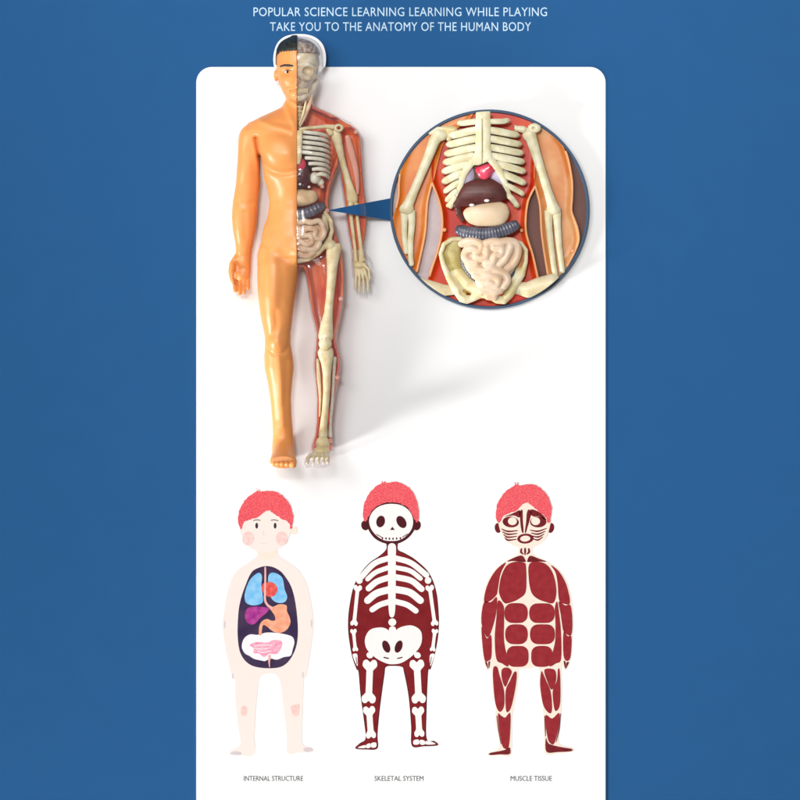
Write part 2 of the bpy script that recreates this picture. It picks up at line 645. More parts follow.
hd = thing("headline", "two lines of pale capital lettering on the blue backdrop above the white card", "lettering", 400, 19, 0)
text_mesh("text_line", "POPULAR SCIENCE LEARNING LEARNING WHILE PLAYING", 253.5, 547, 7.4, 16.2, 0.05, "text", hd, 1.06, 0.0)
text_mesh("text_line", "TAKE YOU TO THE ANATOMY OF THE HUMAN BODY", 270, 531, 22.2, 31, 0.05, "text", hd, 1.06, 0.0)
for s, x0, x1, who in (("INTERNAL STRUCTURE", 243.8, 303, "figure with the organs"), ("SKELETAL SYSTEM", 374.5, 423.4, "skeleton figure"), ("MUSCLE TISSUE", 510.5, 551.8, "muscle figure")):
    t = text_mesh("caption", s, x0, x1, 775.9, 780.9, TOP + 0.05, "grey", None, 1.0, 0.0)
    tag(t, "small grey printed caption below the feet of the " + who, "caption", "captions under the three figures")

# ================================================================== THE DOLL
doll = thing("anatomy_doll", "orange human anatomy doll, one half clear plastic showing bones and organs", "doll", 299, 460, TOP)
H = 0.8
B = Vol(222, 379, 33, 473, -1, 72, H)
head = [(37.5, 293, 306, 5, 28), (40, 286.5, 313.5, 14, 28), (44, 281.2, 318.8, 20, 28), (50, 278, 322, 24, 28), (58, 276.9, 323.2, 25.5, 28),
        (66, 277, 323.2, 25.5, 28), (74, 277.5, 322.7, 25.5, 29), (80, 278.8, 321.3, 25, 30), (88, 281.4, 318.2, 23, 31), (94, 283.6, 315.8, 21, 33),
        (99, 287, 312.2, 17, 36), (103, 292, 307, 11, 40), (105, 296, 303, 5, 42)]
neck = [(92, 286.5, 313.5, 14, 26), (104, 286.3, 313.6, 15, 26), (110, 284, 316.5, 16, 26), (118, 281, 320, 17, 26)]
torso = [(105, 287, 313, 8, 24), (108, 282.5, 318, 12, 25), (112, 274, 328, 15, 26), (117, 263, 339, 18, 27), (122, 253.4, 348, 20.5, 28),
         (126, 248.6, 353, 22, 28), (131, 248, 353.4, 24, 29), (140, 252, 349, 27, 30), (155, 256, 345, 29, 31), (168, 260, 340, 28, 31), (180, 264.3, 335.8, 26.5, 30),
         (190, 267.8, 332.3, 25, 29), (202, 269.6, 330.4, 24, 28), (212, 268.8, 331.3, 24, 28), (219, 267.6, 332.8, 24.5, 28), (227, 264.4, 336.8, 25, 28),
         (237, 262.3, 339.3, 26, 28), (250, 259.8, 342, 25, 28), (257, 259.6, 342.6, 21, 27), (262, 266, 336, 11, 26)]
legL = [(243, 267, 288, 9, 27), (250, 263, 292, 16, 27), (257, 259.6, 297.6, 21, 27), (265, 258.2, 299, 23, 27), (277, 257.8, 298, 23, 27), (287, 258.2, 297, 22.5, 27),
        (298, 258.8, 295.4, 22, 27), (317, 261.2, 292.2, 20, 26), (334, 265, 290.6, 17.5, 25), (345, 265.8, 291, 17, 25), (357, 264.6, 293.2, 16.5, 23),
        (368, 265, 294.2, 16.5, 22), (383, 268.2, 292.6, 15, 21), (398, 270.6, 291.3, 12.5, 20), (420, 272.6, 292.2, 10.5, 18), (435, 273.3, 293.5, 11, 17),
        (448, 274, 293.5, 11, 17)]
legR = [(243, 312, 334, 9, 27), (250, 309, 339, 16, 27), (257, 303, 343, 21, 27), (265, 303, 344.8, 23, 27), (277, 305.2, 345.3, 23, 27), (287, 307, 345.5, 22.5, 27),
        (298, 308.5, 344.9, 22, 27), (317, 312.8, 341.9, 20, 26), (335, 316, 338, 17.5, 25), (345, 315.3, 338.7, 17, 25), (356, 313.4, 341.4, 16.5, 23),
        (367, 312.8, 341.9, 16.5, 22), (383, 314.6, 339.1, 15, 21), (398, 315.7, 336, 12.5, 20), (420, 315.3, 332.5, 10.5, 18), (435, 314.5, 333, 11, 17),
        (448, 312.5, 333, 11, 17)]
armL = [(125.5, 250, 255, 3, 24), (128, 245.6, 257, 7.5, 24), (131, 242, 258.5, 11, 24), (136, 240, 261, 13, 23), (146, 238.8, 262.2, 13.5, 22),
        (160, 238.1, 262.4, 13.5, 20), (172, 237.2, 261.6, 13, 19), (185, 236.2, 260.3, 12.5, 17), (200, 233.5, 258.6, 12, 16), (210, 232.5, 258, 12.3, 15.5),
        (219, 232.2, 257.3, 12, 15), (231, 233.2, 256, 11.5, 14), (244, 235.7, 253.6, 9.5, 13), (252, 236.2, 252, 8.5, 13), (258, 235.8, 251.4, 8, 13),
        (264, 234.4, 251.2, 8.3, 13), (271, 233.4, 251.1, 7.6, 13.5), (278, 233.6, 250.6, 6, 14), (280.5, 234.5, 249.5, 5, 14)]
armR = [(125.5, 345, 350, 3, 24), (128, 343.5, 354.4, 7.5, 24), (131, 341.8, 358.2, 11, 24), (136, 339.2, 361.3, 13, 23), (146, 338.1, 362.3, 13.5, 22),
        (160, 338.2, 363.4, 13.5, 20), (172, 338.8, 364.4, 13, 19), (185, 340.7, 365.1, 12.5, 17), (200, 342.7, 366.9, 12, 16), (210, 344.1, 368.1, 12.3, 15.5),
        (219, 345.1, 368.6, 12, 15), (231, 347, 367.7, 11.5, 14), (244, 349.6, 365.5, 9.5, 13), (252, 350.7, 365, 8.5, 13), (258, 351.2, 366, 8, 13),
        (264, 351.3, 368, 8.3, 13), (271, 351.5, 369.5, 7.6, 13.5), (278, 352, 369.5, 6, 14), (280.5, 353.5, 368.5, 5, 14)]
B.rows(torso, 0)
B.rows(neck, 5)
B.rows(head, 3)
B.blob((276.3, 76.5, 27), (2.2, 5.6, 4), 1)
B.blob((323.6, 76.5, 27), (2.2, 5.6, 4), 1)
for L, A in ((legL, armL), (legR, armR)):
    B.rows(L, 6)
    B.rows(A, 5)
# feet: sections from heel (z low) to toes
B.rows([(0.5, 278, 289, 7, 453), (4, 275, 292, 11, 452), (15, 273.2, 293.6, 16, 450), (30, 272.4, 295, 12.5, 455), (42, 271.3, 296.6, 9, 459), (50, 270.6, 297, 7.4, 460.5), (56, 271, 296.6, 6, 461.6)], 5, "z")
B.rows([(0.5, 314, 328, 7, 453), (4, 312.5, 331, 11, 452), (15, 311.5, 333, 16, 450), (30, 309, 333.5, 12.5, 455), (42, 306.2, 333.6, 9, 459), (50, 304.8, 333.4, 7.4, 460.5), (56, 305, 333, 6, 461.6)], 5, "z")
for k, (dx, r) in enumerate(((21.2, 3.5), (15.6, 2.6), (10.8, 2.5), (6.3, 2.4), (2.4, 2.2))):
    zt = 60.5 - 1.3 * k
    B.chain([(272.6 + dx, 461.8, 50), (272.6 + dx, 464.4 - 0.25 * k, zt)], [r + .4, r], 0.9)
    B.chain([(331 - dx * 1.07, 461.8, 50), (331 - dx * 1.07, 464.4 - 0.25 * k, zt)], [r + .4, r], 0.9)
# hands: palms to the front, fingers a little curled
for i, (x, yt, r) in enumerate(((235.3, 291.6, 2.3), (239.9, 294.2, 2.4), (244.4, 293.6, 2.35), (248.4, 289.6, 2.1))):
    B.chain([(x + (241.9 - x) * .18, 274, 13.5), (x, 281, 15.5), (x + .1, (281 + yt) / 2 + .5, 18.6), (x + .2, yt - .8, 21.5)], [r + .3, r + .1, r, r - .25], 0.7)
for i, (x, yt, r) in enumerate(((368.6, 291.8, 2.35), (363.9, 294.8, 2.45), (359.4, 294.6, 2.4), (355.4, 291, 2.15))):
    B.chain([(x + (361 - x) * .18, 274, 13.5), (x, 281, 15.5), (x - .2, (281 + yt) / 2 + .5, 18.6), (x - .4, yt - .8, 21.5)], [r + .3, r + .1, r, r - .25], 0.7)
B.chain([(238, 258, 15), (233.2, 264.5, 18.5), (231.7, 272, 21.5), (232.9, 279, 24), (234, 282.6, 24.8)], [4.4, 3.6, 3.0, 2.6, 2.2], 1.6)
B.chain([(364.5, 257, 15), (369.6, 264.5, 18.5), (370.8, 272, 21.5), (369.6, 279.5, 24), (368.4, 283, 24.8)], [4.4, 3.6, 3.0, 2.6, 2.2], 1.6)

# surface relief (front): muscles, face, creases
X2, Y2 = np.meshgrid(B.x, B.y, indexing="ij")
D = np.zeros_like(X2)


def gb(cx, cy, a, sx, sy):
    global D
    for x in (cx, 599.4 - cx) if abs(cx - 299.5) > 1.2 else (cx,):
        D += a * np.exp(-((X2 - x) / sx) ** 2 / 2 - ((Y2 - cy) / sy) ** 2 / 2)


def crease(pts, depth, wd):
    global D
    D -= depth * np.exp(-(seg_dist(X2, Y2, catmull(pts, 4)) / wd) ** 2 / 2)


D += 4.0 * np.exp(-(((X2 - 279) / 16) ** 2 + ((Y2 - 153) / 15) ** 2) ** 2)
D += 4.0 * np.exp(-(((X2 - 320.4) / 16) ** 2 + ((Y2 - 153) / 15) ** 2) ** 2)
crease([(262, 158), (267, 167), (275, 173), (285, 174.8), (298, 172)], 2.6, 2.2)
crease([(257, 140), (259, 152), (261.6, 168), (262, 176)], 3.2, 1.7)
gb(247, 138, 1.6, 6, 7)
gb(248, 166, 1.6, 5, 12)
crease([(262, 123), (272, 127), (284, 130), (293, 134)], -1.4, 2.2)
crease([(286, 106), (291, 118), (295.5, 130)], -1.6, 2)
crease([(297.8, 138), (298, 172)], 1.2, 2.4)
crease([(272, 186), (276, 205), (275, 228), (283, 250)], 0.9, 3.5)
gb(287, 190, 1.0, 6, 4.5)
gb(287, 204, 1.0, 6, 4.5)
gb(286, 221, 1.2, 7, 6)
crease([(297.8, 176), (298, 236)], 0.9, 2.2)
crease([(265, 243), (278, 256), (291, 267)], 0.5, 3)
gb(297, 259, 4.2, 5, 6)
crease([(281.5, 262), (283, 282), (281, 305)], 0.9, 3.4)
gb(272, 292, 1.4, 6, 22)
gb(289, 318, 1.6, 4, 10)
crease([(276, 312), (277, 326), (273, 336)], 0.8, 2)
gb(278, 343, 2.0, 5.5, 6)
crease([(270, 349), (274, 353.5), (279, 354.5), (285, 352), (288, 347)], 1.1, 1.5)
crease([(279, 358), (281.5, 385), (283, 425)], -1.3, 2.4)
crease([(287, 360), (286.5, 385), (285, 405)], 0.8, 2.2)
crease([(240, 203), (247, 205.5), (254, 203)], 0.7, 1.8)
crease([(245, 214), (246, 238)], 0.7, 2.2)
crease([(238, 255.5), (244, 256.5), (250, 255.5)], 0.8, 1)
crease([(235.5, 263), (238.5, 268), (238.5, 275), (236.5, 281)], 2.0, 1.4)
gb(242.5, 270, -1.6, 3, 4)
crease([(240, 270), (245, 268.5), (250, 270)], 0.7, 0.8)
crease([(234, 278.3), (250, 278.3)], 0.9, 0.8)
crease([(234, 285.6), (250, 285)], 0.7, 0.7)
# face
gb(288.3, 73.8, -2.8, 4.6, 3.0)
gb(288.5, 67.5, 1.2, 7, 2)
gb(299.6, 84, 9.5, 3.0, 4.0)
gb(299.6, 76, 4.2, 2.3, 6)
gb(294.6, 86.3, 1.6, 2, 1.6)
gb(283.5, 83, 1.2, 4, 4)
gb(299.6, 91, 2.6, 6, 1.2)
gb(299.6, 94.6, 2.6, 5, 1.3)
crease([(291, 93.4), (299.5, 92.8), (308, 93.4)], 2.2, 0.75)
gb(299.6, 101, 2.6, 4.2, 2.4)
wz = np.clip((B.z - 12) / 10, 0, 1)
B.F -= (D[:, :, None] * wz[None, None, :]).astype(np.float32) * 0.9

CUT = 297.8
FL = np.maximum(B.F, (B.x - CUT)[:, None, None])
shift = TOP + 0.6
B.o[2] += shift
B.mesh("body", "orange", doll, FL, 2, label="opaque orange plastic half of the body")
# clear half: a thin hollow wall
FR = np.maximum(B.F + 0.3, (CUT - 2.5 - B.x)[:, None, None])
B.mesh("clear_shell", "clear", doll, FR, 6)
# painted muscle: the hollow back half seen through the clear front
inner = B.F + 1.6
inner[:, :48, :] = 5      # the clear head stays free of it (y < 71)
hol = np.maximum(B.F + 4.2, 15.0 - B.z[None, None, :])
mz = np.interp(B.y, [119, 120, 300, 345, 425, 426], [33, 25, 25, 21, 17, 17])
armz = np.interp(B.y, [120, 136, 150, 172, 200, 231, 260], [25, 22, 19, 16, 13, 11.5, 10.5])
armx = np.interp(B.y, [120, 185, 207, 225, 250, 300], [338.4, 338.4, 342.4, 344.6, 349, 350])
MZ = np.where((B.x[:, None] > armx[None, :]) & (B.y[None, :] > 120) & (B.y[None, :] < 300), armz[None, :], mz[None, :])
mus = np.maximum(np.maximum(inner, -hol), B.z[None, None, :] - MZ[:, :, None])
mus = np.maximum(mus, (CUT - 1.0 - B.x)[:, None, None])
sk = np.where(B.y < 101, 5.0, -5.0)
mus = np.maximum(mus, sk[None, :, None])
hand = (B.x[:, None, None] > 349) & (B.y[None, :, None] > 250)
mus = np.where(hand, 5.0, mus).astype(np.float32)
foot = (B.y[None, :, None] > 452) + 0 * B.x[:, None, None]
mus = np.where(foot > 0, 5.0, mus).astype(np.float32)
B.mesh("muscle", "muscle", doll, mus, 1)
hf = np.maximum(np.maximum(B.F + 1.5, 250.0 - B.y[None, :, None]), B.z[None, None, :] - 13.0)
hf = np.where((B.x > 348)[:, None, None] & (B.y < 300)[None, :, None], hf, 5.0).astype(np.float32)
B.mesh("hand_flesh", "gut", doll, hf, 1)
flat("head_plate", np.vstack([head_tab, [(318, 76), (284, 76)]]), 21.0, 22.2, "white", doll, smooth=False)
# hair on the opaque half
jag = 53.2 + 0.55 * np.sin(B.x * 2.3) + 0.45 * np.sin(B.x * 4.1 + 1) - 0.045 * (B.x - 290)
yh = jag[:, None] + np.where(B.z[None, :] < 30, 12 + 0 * B.x[:, None], np.clip((44 - B.z[None, :]) * .35, 0, 9))
hairF = np.maximum(B.F - 0.9 - 0.25 * np.sin(B.x * 3.1)[:, None, None] * np.sin(B.z * 1.9)[None, None, :], np.maximum(B.y[None, :, None] - yh[:, None, :], (B.x - CUT)[:, None, None]))
B.mesh("hair", "black", doll, hairF.astype(np.float32), 0)


def front(x, y):
    """height of the body's front surface"""
    i, j = int(round((x - B.x[0]) / H)), int(round((y - B.y[0]) / H))
    col = B.F[i, j] < 0
    return float(B.z[np.where(col)[0][-1]]) + shift if col.any() else 5.0


sweep("eyebrow", [(x, y, front(x, y) + .2) for x, y in ((281.0, 68.3), (285, 67.5), (289.5, 67.6), (293.6, 68.0))], [0.7, 1.1, 1.3, .9], 0.6, "black", doll)
e = Vol(283, 294, 70, 78, 40, 62, 0.35)
ez = front(288.3, 73.8)
e.blob((288.3, 73.9, ez - 1.0), (3.0, 1.55, 2.2), 0)
eo = e.mesh("eye", "whitep", doll)
e = Vol(285, 291, 71, 77, 40, 62, 0.25)
e.blob((288.2, 73.9, ez + .6), (1.4, 1.45, 1.0), 0)
e.mesh("pupil", "dark", eo)
sweep("eyelid", [(x, y, front(x, y) + .5) for x, y in ((285.0, 73.2), (288, 71.9), (291.4, 73))], 0.35, 0.5, "dark", doll)


# -- bones and organs of the clear half
def part(name, m, bounds, h, ops, parent=doll, relax=1, label=None):
    v = Vol(*bounds, h)
    for op in ops:
        getattr(v, op[0])(*op[1:])
    v.o[2] += TOP - (2.4 if bounds[2] < 230 and bounds[3] < 275 else 0)
    return v.mesh(name, m, parent, None, relax, label)


kx = ("keep", lambda X, Y, Z: CUT - 1.0 - X)
skull = part("skull", "skull", (296, 323, 50, 107, 2, 62), 0.6, [
    ("blob", (299, 62, 28), (20, 21, 22), 0), ("blob", (299, 72, 36), (17, 13, 15), 3), ("blob", (299, 86, 42), (9, 7, 9), 3),
    ("chain", [(302, 80, 50), (309, 80.5, 47), (316.5, 78, 36)], [2.6, 2.6, 2.2], 2), ("chain", [(299, 67, 50), (308, 66.5, 48), (315.5, 70, 42)], [2, 2.2, 2], 2),
    ("blob", (308.5, 73, 51), (5.6, 4.4, 11), 1, True), ("blob", (299.5, 83, 52), (2.3, 3.6, 5), 1, True),
    ("chain", [(299, 100.5, 49), (305, 98.5, 46), (312, 92.5, 36), (316.5, 82, 27)], [3, 2.8, 2.7, 2.4], 1.5),
    ("keep", lambda X, Y, Z: 54.0 - Y + 0.5 * np.sin(X * 1.3)), kx])
part("teeth", "bone", (296, 313, 86, 99, 36, 56), 0.4, [("chain", [(298 + 1.9 * q, 91.2 - .1 * q, 50.5 - .16 * q * q), (298.05 + 1.9 * q, 94.6 - .15 * q, 50.6 - .16 * q * q)], [1.0, .9], .15) for q in range(6)] + [kx], skull)
part("brain", "brain", (296, 323, 36, 58, 2, 60), 0.6, [("blob", (299, 55, 29), (20.5, 15.5, 22.5), 0), ("keep", lambda X, Y, Z: Y - 54.6 + 0 * X), kx])
part("neck_bones", "bone", (296, 312, 96, 136, 10, 46), 0.6, [("blob", (299.5, 100 + 4.2 * q, 33 - .1 * q), (4.6, 2.2, 4.6), 0.6) for q in range(9)] + [kx])
sweep("neck_muscle", [(312.5, 97, 38), (309, 108, 41), (304.5, 119, 43), (300.5, 128, 46)], [1.2, 2.2, 2, 1], 1.6, "gut", doll)
sweep("neck_muscle", [(306.5, 103, 42), (304, 114, 45), (300, 126, 47)], [1.0, 1.3, .8], 1.2, "bone", doll)
sweep("clavicle", [(301, 131, 49), (308, 129.6, 48), (317, 128.8, 44), (326, 127.8, 40), (334, 128.2, 38)], [1.9, 1.6, 1.7, 2.0, 2.4], 1.6, "bone", doll)
part("shoulder_blade", "bone", (326, 348, 120, 142, 24, 46), 0.5, [("blob", (338.6, 129.2, 38), (5.2, 4.3, 3), 0), ("blob", (339, 129.2, 40), (2.3, 1.9, 6), .4, True),
     ("chain", [(328, 131, 38), (331, 134, 37)], [2.6, 3.2], 1.5)])
part("sternum", "bone", (296, 306, 130, 168, 44, 62), 0.5, [("rows", [(132, 296, 303.6, 2, 53), (137, 296, 303.2, 2.2, 55), (150, 296, 302.6, 2.2, 58), (160, 296, 302.4, 2.2, 58), (166, 296, 300.4, 1.5, 57)], 0), kx])
cage = bpy.data.objects.new("rib_cage", None)
for q in range(9):
    y = 133.2 + 5.1 * q
    xi = 302.6 if q < 5 else 302.6 + (q - 4) * 3.6
    xo = 327.2 + 1.2 * math.sin(q / 8 * math.pi) + (0 if q < 6 else (q - 5) * .5)
    dz = 2.6 * math.sin(min(q, 6) / 6 * math.pi / 2)
    t0 = (xi - 302.6) / 26
    sweep("rib", [(xi, y + 0.2 + t0 * 4, 49 + dz - 8 * t0), (xi + (xo - xi) * .4, y + 1.2, 47.5 + dz - 5 * t0), (xi + (xo - xi) * .78, y + 2.4, 42 + dz), (xo, y + 4.4, 35), (xo + .6, y + 6.2, 28)],
          [1.85, 1.95, 1.9, 1.7, 1.2], [1.1, 1.2, 1.2, 1.1, .9], "greyrib", doll)
bpy.data.objects.remove(cage)
part("lung", "liver", (296, 326, 128, 172, 22, 52), 0.8, [("blob", (310, 152, 36), (14.5, 21, 11.5), 0), kx], label="dark lung behind the ribs")
part("heart", "i_heart", (296, 312, 152, 178, 34, 60), 0.6, [("blob", (300, 166, 49), (7, 7.5, 6), 0), kx])
part("liver", "liver", (296, 318, 164, 198, 26, 60), 0.6, [("blob", (297, 180, 45), (14, 12, 9), 0), ("blob", (303, 172, 46), (7, 8, 7), 2),
     ("blob", (301, 176.5, 55), (2.2, 1.8, 3), .6, True), ("blob", (303, 186, 54), (2.6, 1.8, 4), .6, True), kx])
for q in ((300.2, 175.5), (300.6, 185.6), (309.6, 188.2)):
    part("ligament", "whitep", (q[0] - 3, q[0] + 3, q[1] - 3, q[1] + 3, 44, 60), 0.4, [("blob", (q[0], q[1], 52.5 if q[0] < 305 else 48), (1.5, 1.4, 2), 0)])
part("spleen", "greyrib", (306, 325, 170, 190, 30, 54), 0.6, [("blob", (315.5, 179, 43), (5.6, 6, 5), 0), ("blob", (321, 183.5, 40), (3.6, 4, 4), 1.5)])
part("stomach", "stomach", (296, 322, 186, 212, 28, 60), 0.6, [("blob", (300, 199, 46), (16, 8.8, 8), 0), ("blob", (312.5, 197.5, 45), (5.5, 6, 6), 3), kx])
sweep("colon", [(298.5, 215.2, 45), (305, 214.6, 45.5), (312, 212.2, 44.5), (319, 208.6, 42), (323, 207, 40)], [5.9, 6.2, 6, 5, 4], [4, 4.4, 4.2, 3.6, 3], "colon", doll, n=14,
      mod=lambda s: 1 - 0.17 * np.abs(np.cos(s * np.pi / 4.1)) ** 3)


def gut_ops(tubes, r, k=.5):
    return [("chain", catmull(t, 5), r, k) for t in tubes]


doll_gut = [
    [(299, 224, 48), (305, 222.5, 49.5), (312, 223.5, 49), (319, 222, 46.5), (323, 226, 45)],
    [(323, 227, 45), (324.5, 234, 44.5), (321, 240, 45.5), (315, 238, 47.5), (316, 231, 48.5), (309, 229.5, 50), (303, 231.5, 50), (299, 229.5, 49.5)],
    [(299, 236, 50), (305, 237, 50), (310.5, 236.5, 50), (312, 243, 49), (307, 245.5, 49.5), (301, 242.5, 50), (298, 243, 50)],
    [(320, 244, 45), (317, 249, 45), (311, 250.5, 46.5), (304, 250.5, 48.5), (299, 248.5, 49)],
    [(299, 254.5, 47), (304, 256.5, 46.5), (310, 256, 45.5), (314, 253.5, 44)]]
part("intestine", "gut", (296, 330, 217, 262, 32, 58), 0.5, [("blob", (306, 238, 41), (18, 19, 7), 0)] + gut_ops(doll_gut, 2.9, .35) + [kx])
part("pelvis", "bone", (296, 340, 210, 270, 18, 52), 0.6, [
    ("chain", [(326, 213.5, 40), (331, 222, 40), (332.5, 231, 38), (330, 239, 37), (325, 246, 38), (318, 253, 40), (309, 259.5, 42), (299, 261.5, 43)], [2, 2.2, 2, 2.4, 3, 3.2, 2.8, 2.6], 1),
    ("chain", [(325, 217, 34), (325, 230, 32), (320, 243, 34)], [3, 4, 3], 3), ("blob", (331, 246, 37), (6, 5.5, 6), 2), kx])
part("appendix", "dark", (314, 328, 236, 252, 30, 50), 0.5, [("chain", [(318.5, 247, 42.5), (322, 243, 42), (325, 238.5, 41)], [2, 2.2, 1.4], 0)])
part("femur", "bone", (316, 346, 240, 344, 16, 46), 0.6, [("rows", [(244, 328, 341, 5, 33), (249, 326.5, 342, 6.5, 33), (256, 326.3, 340.3, 6.5, 32), (266, 326.8, 338, 6, 32), (280, 327, 336.4, 5.5, 32), (297, 326, 334.4, 5.2, 31.5),
     (312, 324.4, 333, 5.2, 31), (322, 321.4, 333, 5.6, 30.5), (331, 319.2, 333.4, 6.2, 30), (338, 318.4, 333.4, 6, 30), (341, 320, 332, 5, 30)], 0, "y", 2.4)])
part("patella", "i_pelvis", (316, 336, 334, 356, 24, 44), 0.5, [("blob", (325.5, 344, 34.5), (6.6, 6.4, 4), 0)])
part("tibia", "bone", (314, 340, 344, 444, 12, 42), 0.6, [("rows", [(348, 320, 332.6, 5, 28), (352, 317.6, 334, 6, 28), (357, 318.6, 333.6, 6, 28), (364, 321.4, 332.4, 5.2, 27.5), (374, 323, 331.2, 4.6, 27), (390, 323.4, 330.6, 4.4, 26),
     (410, 322.2, 328.8, 4.2, 24.5), (424, 320.4, 327.6, 4.4, 23.5), (434, 318.6, 328, 5, 23), (439, 319.2, 327.4, 4.5, 24)], 0, "y", 2.4)])
sweep("fibula", [(334.6, 358, 24), (334, 375, 23), (332.4, 400, 21.5), (330.6, 424, 20), (330.4, 436, 20)], [2.3, 1.5, 1.4, 1.5, 2.4], 1.5, "greyrib", doll)
sweep("calf_muscle", [(317.8, 360, 26), (319, 378, 25), (320.4, 396, 22), (320, 416, 19)], [1.5, 2, 1.4, .9], 1.5, "bone", doll)
part("foot_bones", "bone", (302, 337, 434, 470, 10, 66), 0.55, [("blob", (323, 443, 26), (7, 7, 8), 0), ("blob", (322, 451, 36), (8.6, 5, 8), 2)] +
     [("chain", [(321.5 + (x - 320) * .45, 451, 38), (x, 457.5, 50)], [2.1, 1.9], .5) for x in (308.4, 314, 319.2, 324, 328.6)])
for q, x in enumerate((308.2, 314.2, 319.4, 324.2, 328.6)):
    part("toe_bones", "skull", (x - 4, x + 4, 456, 469, 46, 64), 0.45, [("chain", [(x, 459.6, 54), (x - .2, 462.4, 58.6)], [2.0 if q == 0 else 1.5, 1.5 if q == 0 else 1.2], .3)])
# arm bones
part("humerus", "bone", (328, 362, 128, 206, 10, 44), 0.55, [("rows", [(131.5, 332, 338, 3.5, 34), (134, 330.4, 341, 5, 33), (139, 331.2, 342.4, 5.4, 32), (146, 334.4, 343, 4.6, 30.5), (156, 337.6, 344.6, 4, 28.5), (168, 341, 347.6, 3.8, 26),
     (180, 344, 351.4, 3.8, 24), (190, 346.2, 355, 4, 23), (197, 346.4, 358, 4.2, 22), (202, 347.4, 358, 3.8, 21.5), (204, 349, 357, 3, 21)], 0, "y", 2.3)])
sweep("arm_muscle", [(347.6, 138, 31), (351, 152, 29), (355.2, 168, 26), (357.4, 184, 23.5), (357.8, 194, 22)], [2.6, 3.6, 3.0, 2.2, 1.2], 2.2, "peg", doll)
sweep("ulna", [(350.8, 204, 22), (350.8, 214, 21.5), (353, 232, 20), (355.2, 250, 19), (356, 261, 18.5)], [3, 2.1, 1.8, 1.7, 2.2], 2.0, "bone", doll)
sweep("radius", [(356.4, 205, 22), (357, 214, 21.5), (359, 232, 20.5), (361, 248, 19.5), (361.6, 261, 19)], [2.4, 1.8, 1.7, 2.1, 3], 2.0, "bone", doll)
part("hand_bones", "bone", (350, 374, 258, 299, 8, 32), 0.5, [("blob", (359.5, 265.5, 17), (6, 4, 4), 0)] +
     [("chain", [(359.6 + (x - 361) * .5, 267, 17), (x + (361 - x) * .12, 279, 17.5), (x, 286, 19), (x - .3, yt, 21.6)], [1.7, 1.35, 1.2, .9], .4) for x, yt in ((368.2, 290), (363.8, 293), (359.4, 292.6), (355.4, 289))] +
     [("chain", [(363, 264, 18), (369, 270, 21), (369.6, 279, 24)], [1.6, 1.3, 1], .4)])
for q in ((341.2, 299.2, 36), (337.8, 377.4, 31), (330.4, 440.6, 29), (355.6, 133.2, 36), (327.6, 211.4, 44), (322.5, 187.6, 44)):
    part("peg", "peg", (q[0] - 4, q[0] + 4, q[1] - 4, q[1] + 4, q[2] - 8, q[2] + 3), 0.4, [("chain", [(q[0], q[1], q[2] - 6), (q[0], q[1], q[2])], [2.3, 2.0], 0), ("blob", (q[0], q[1], q[2] + 1.6), (1.1, 1.1, 1.6), .3, True)])

# ================================================================== ROUND INSET
CX, CY, CR = 489.4, 209.4, 99.7
ZS = 0.72      # the relief is shallow
inset = thing("round_inset", "round blue rimmed close-up of a torso with ribs and gut, joined to a blue pointer", "inset", CX, CY, TOP)


def ring(name, r0, r1, z0, z1, m, parent, n=160):
    a = np.linspace(0, 2 * np.pi, n, endpoint=False)
    cs = np.c_[np.cos(a), np.sin(a)]
    C0 = np.array([CX, CY])
    bev = 0.5
    prof = [(r0, z0), (r0, z1 - bev), (r0 + bev, z1), (r1 - bev, z1), (r1, z1 - bev), (r1, z0)]
    V = np.concatenate([np.c_[C0 + cs * r, np.full(n, z)] for r, z in prof])
    F = []
    for k in range(6):
        k2 = (k + 1) % 6
        for j in range(n):
            j2 = (j + 1) % n
            F.append((k * n + j, k2 * n + j, k2 * n + j2, k * n + j2))
    return link(name, V, F, m, parent, smooth=False)


ring("rim", CR - 2.9, CR, TOP + .02, TOP + 9, "rim", inset)


# pointer: a flat blue wedge that climbs from the rim, over the doll's arm, to the waist
def pointer():
    kx_ = np.array([327.6, 336, 344, 352, 359, 366, 373, 381, 389, 392])
    kz_ = np.array([43.5, 39, 34.5, 31, 28, 23, 17, 10.5, 5.6, 5.0])
    C_ = catmull(np.c_[kx_, kz_], 5)
    xs, zs = C_[:, 0], C_[:, 1] / ZS + TOP
    V, F = [], []
    for x, z in zip(xs, zs):
        t = (x - 327.6) / (389.4 - 327.6)
        y0, y1 = 211.4 + (198.6 - 211.4) * t, 211.4 + (220.3 - 211.4) * t
        if t < 0.001:
            y0, y1 = 211.25, 211.55
        V += [(x, y0, z), (x, y1, z), (x, y1, z - 1.6), (x, y0, z - 1.6)]
    for i in range(len(xs) - 1):
        for j in range(4):
            F.append((4 * i + j, 4 * i + (j + 1) % 4, 4 * i + 4 + (j + 1) % 4, 4 * i + 4 + j))
    F += [(3, 2, 1, 0), tuple(4 * (len(xs) - 1) + j for j in range(4))]
    V = np.array(V, float)
    f = F[0]
    if np.cross(V[f[1]] - V[f[0]], V[f[2]] - V[f[0]])[2] < 0:
        F = [q[::-1] for q in F]
    po = link("pointer", V, F, "blue", inset)
    po.data.set_sharp_from_angle(angle=R(50))


pointer()
RI = CR - 2.4


def half_disc(a0, a1, n=60):
    a = np.radians(np.linspace(a0, a1, n))
    return np.c_[CX + RI * np.cos(a), CY + RI * np.sin(a)]


flat("backing", half_disc(90, 270), TOP + .02, TOP + 1.2, "i_pale", inset, smooth=False, label="pale lilac grey backing")
flat("backing", half_disc(-90, 90), TOP + .02, TOP + 1.2, "i_brown", inset, smooth=False, label="brown backing")


def inset_vol(bounds, h):
    v = Vol(*bounds, h)
    return v


def clip_round(v):
    v.keep(lambda X, Y, Z: np.hypot(X - CX, Y - CY) - RI)


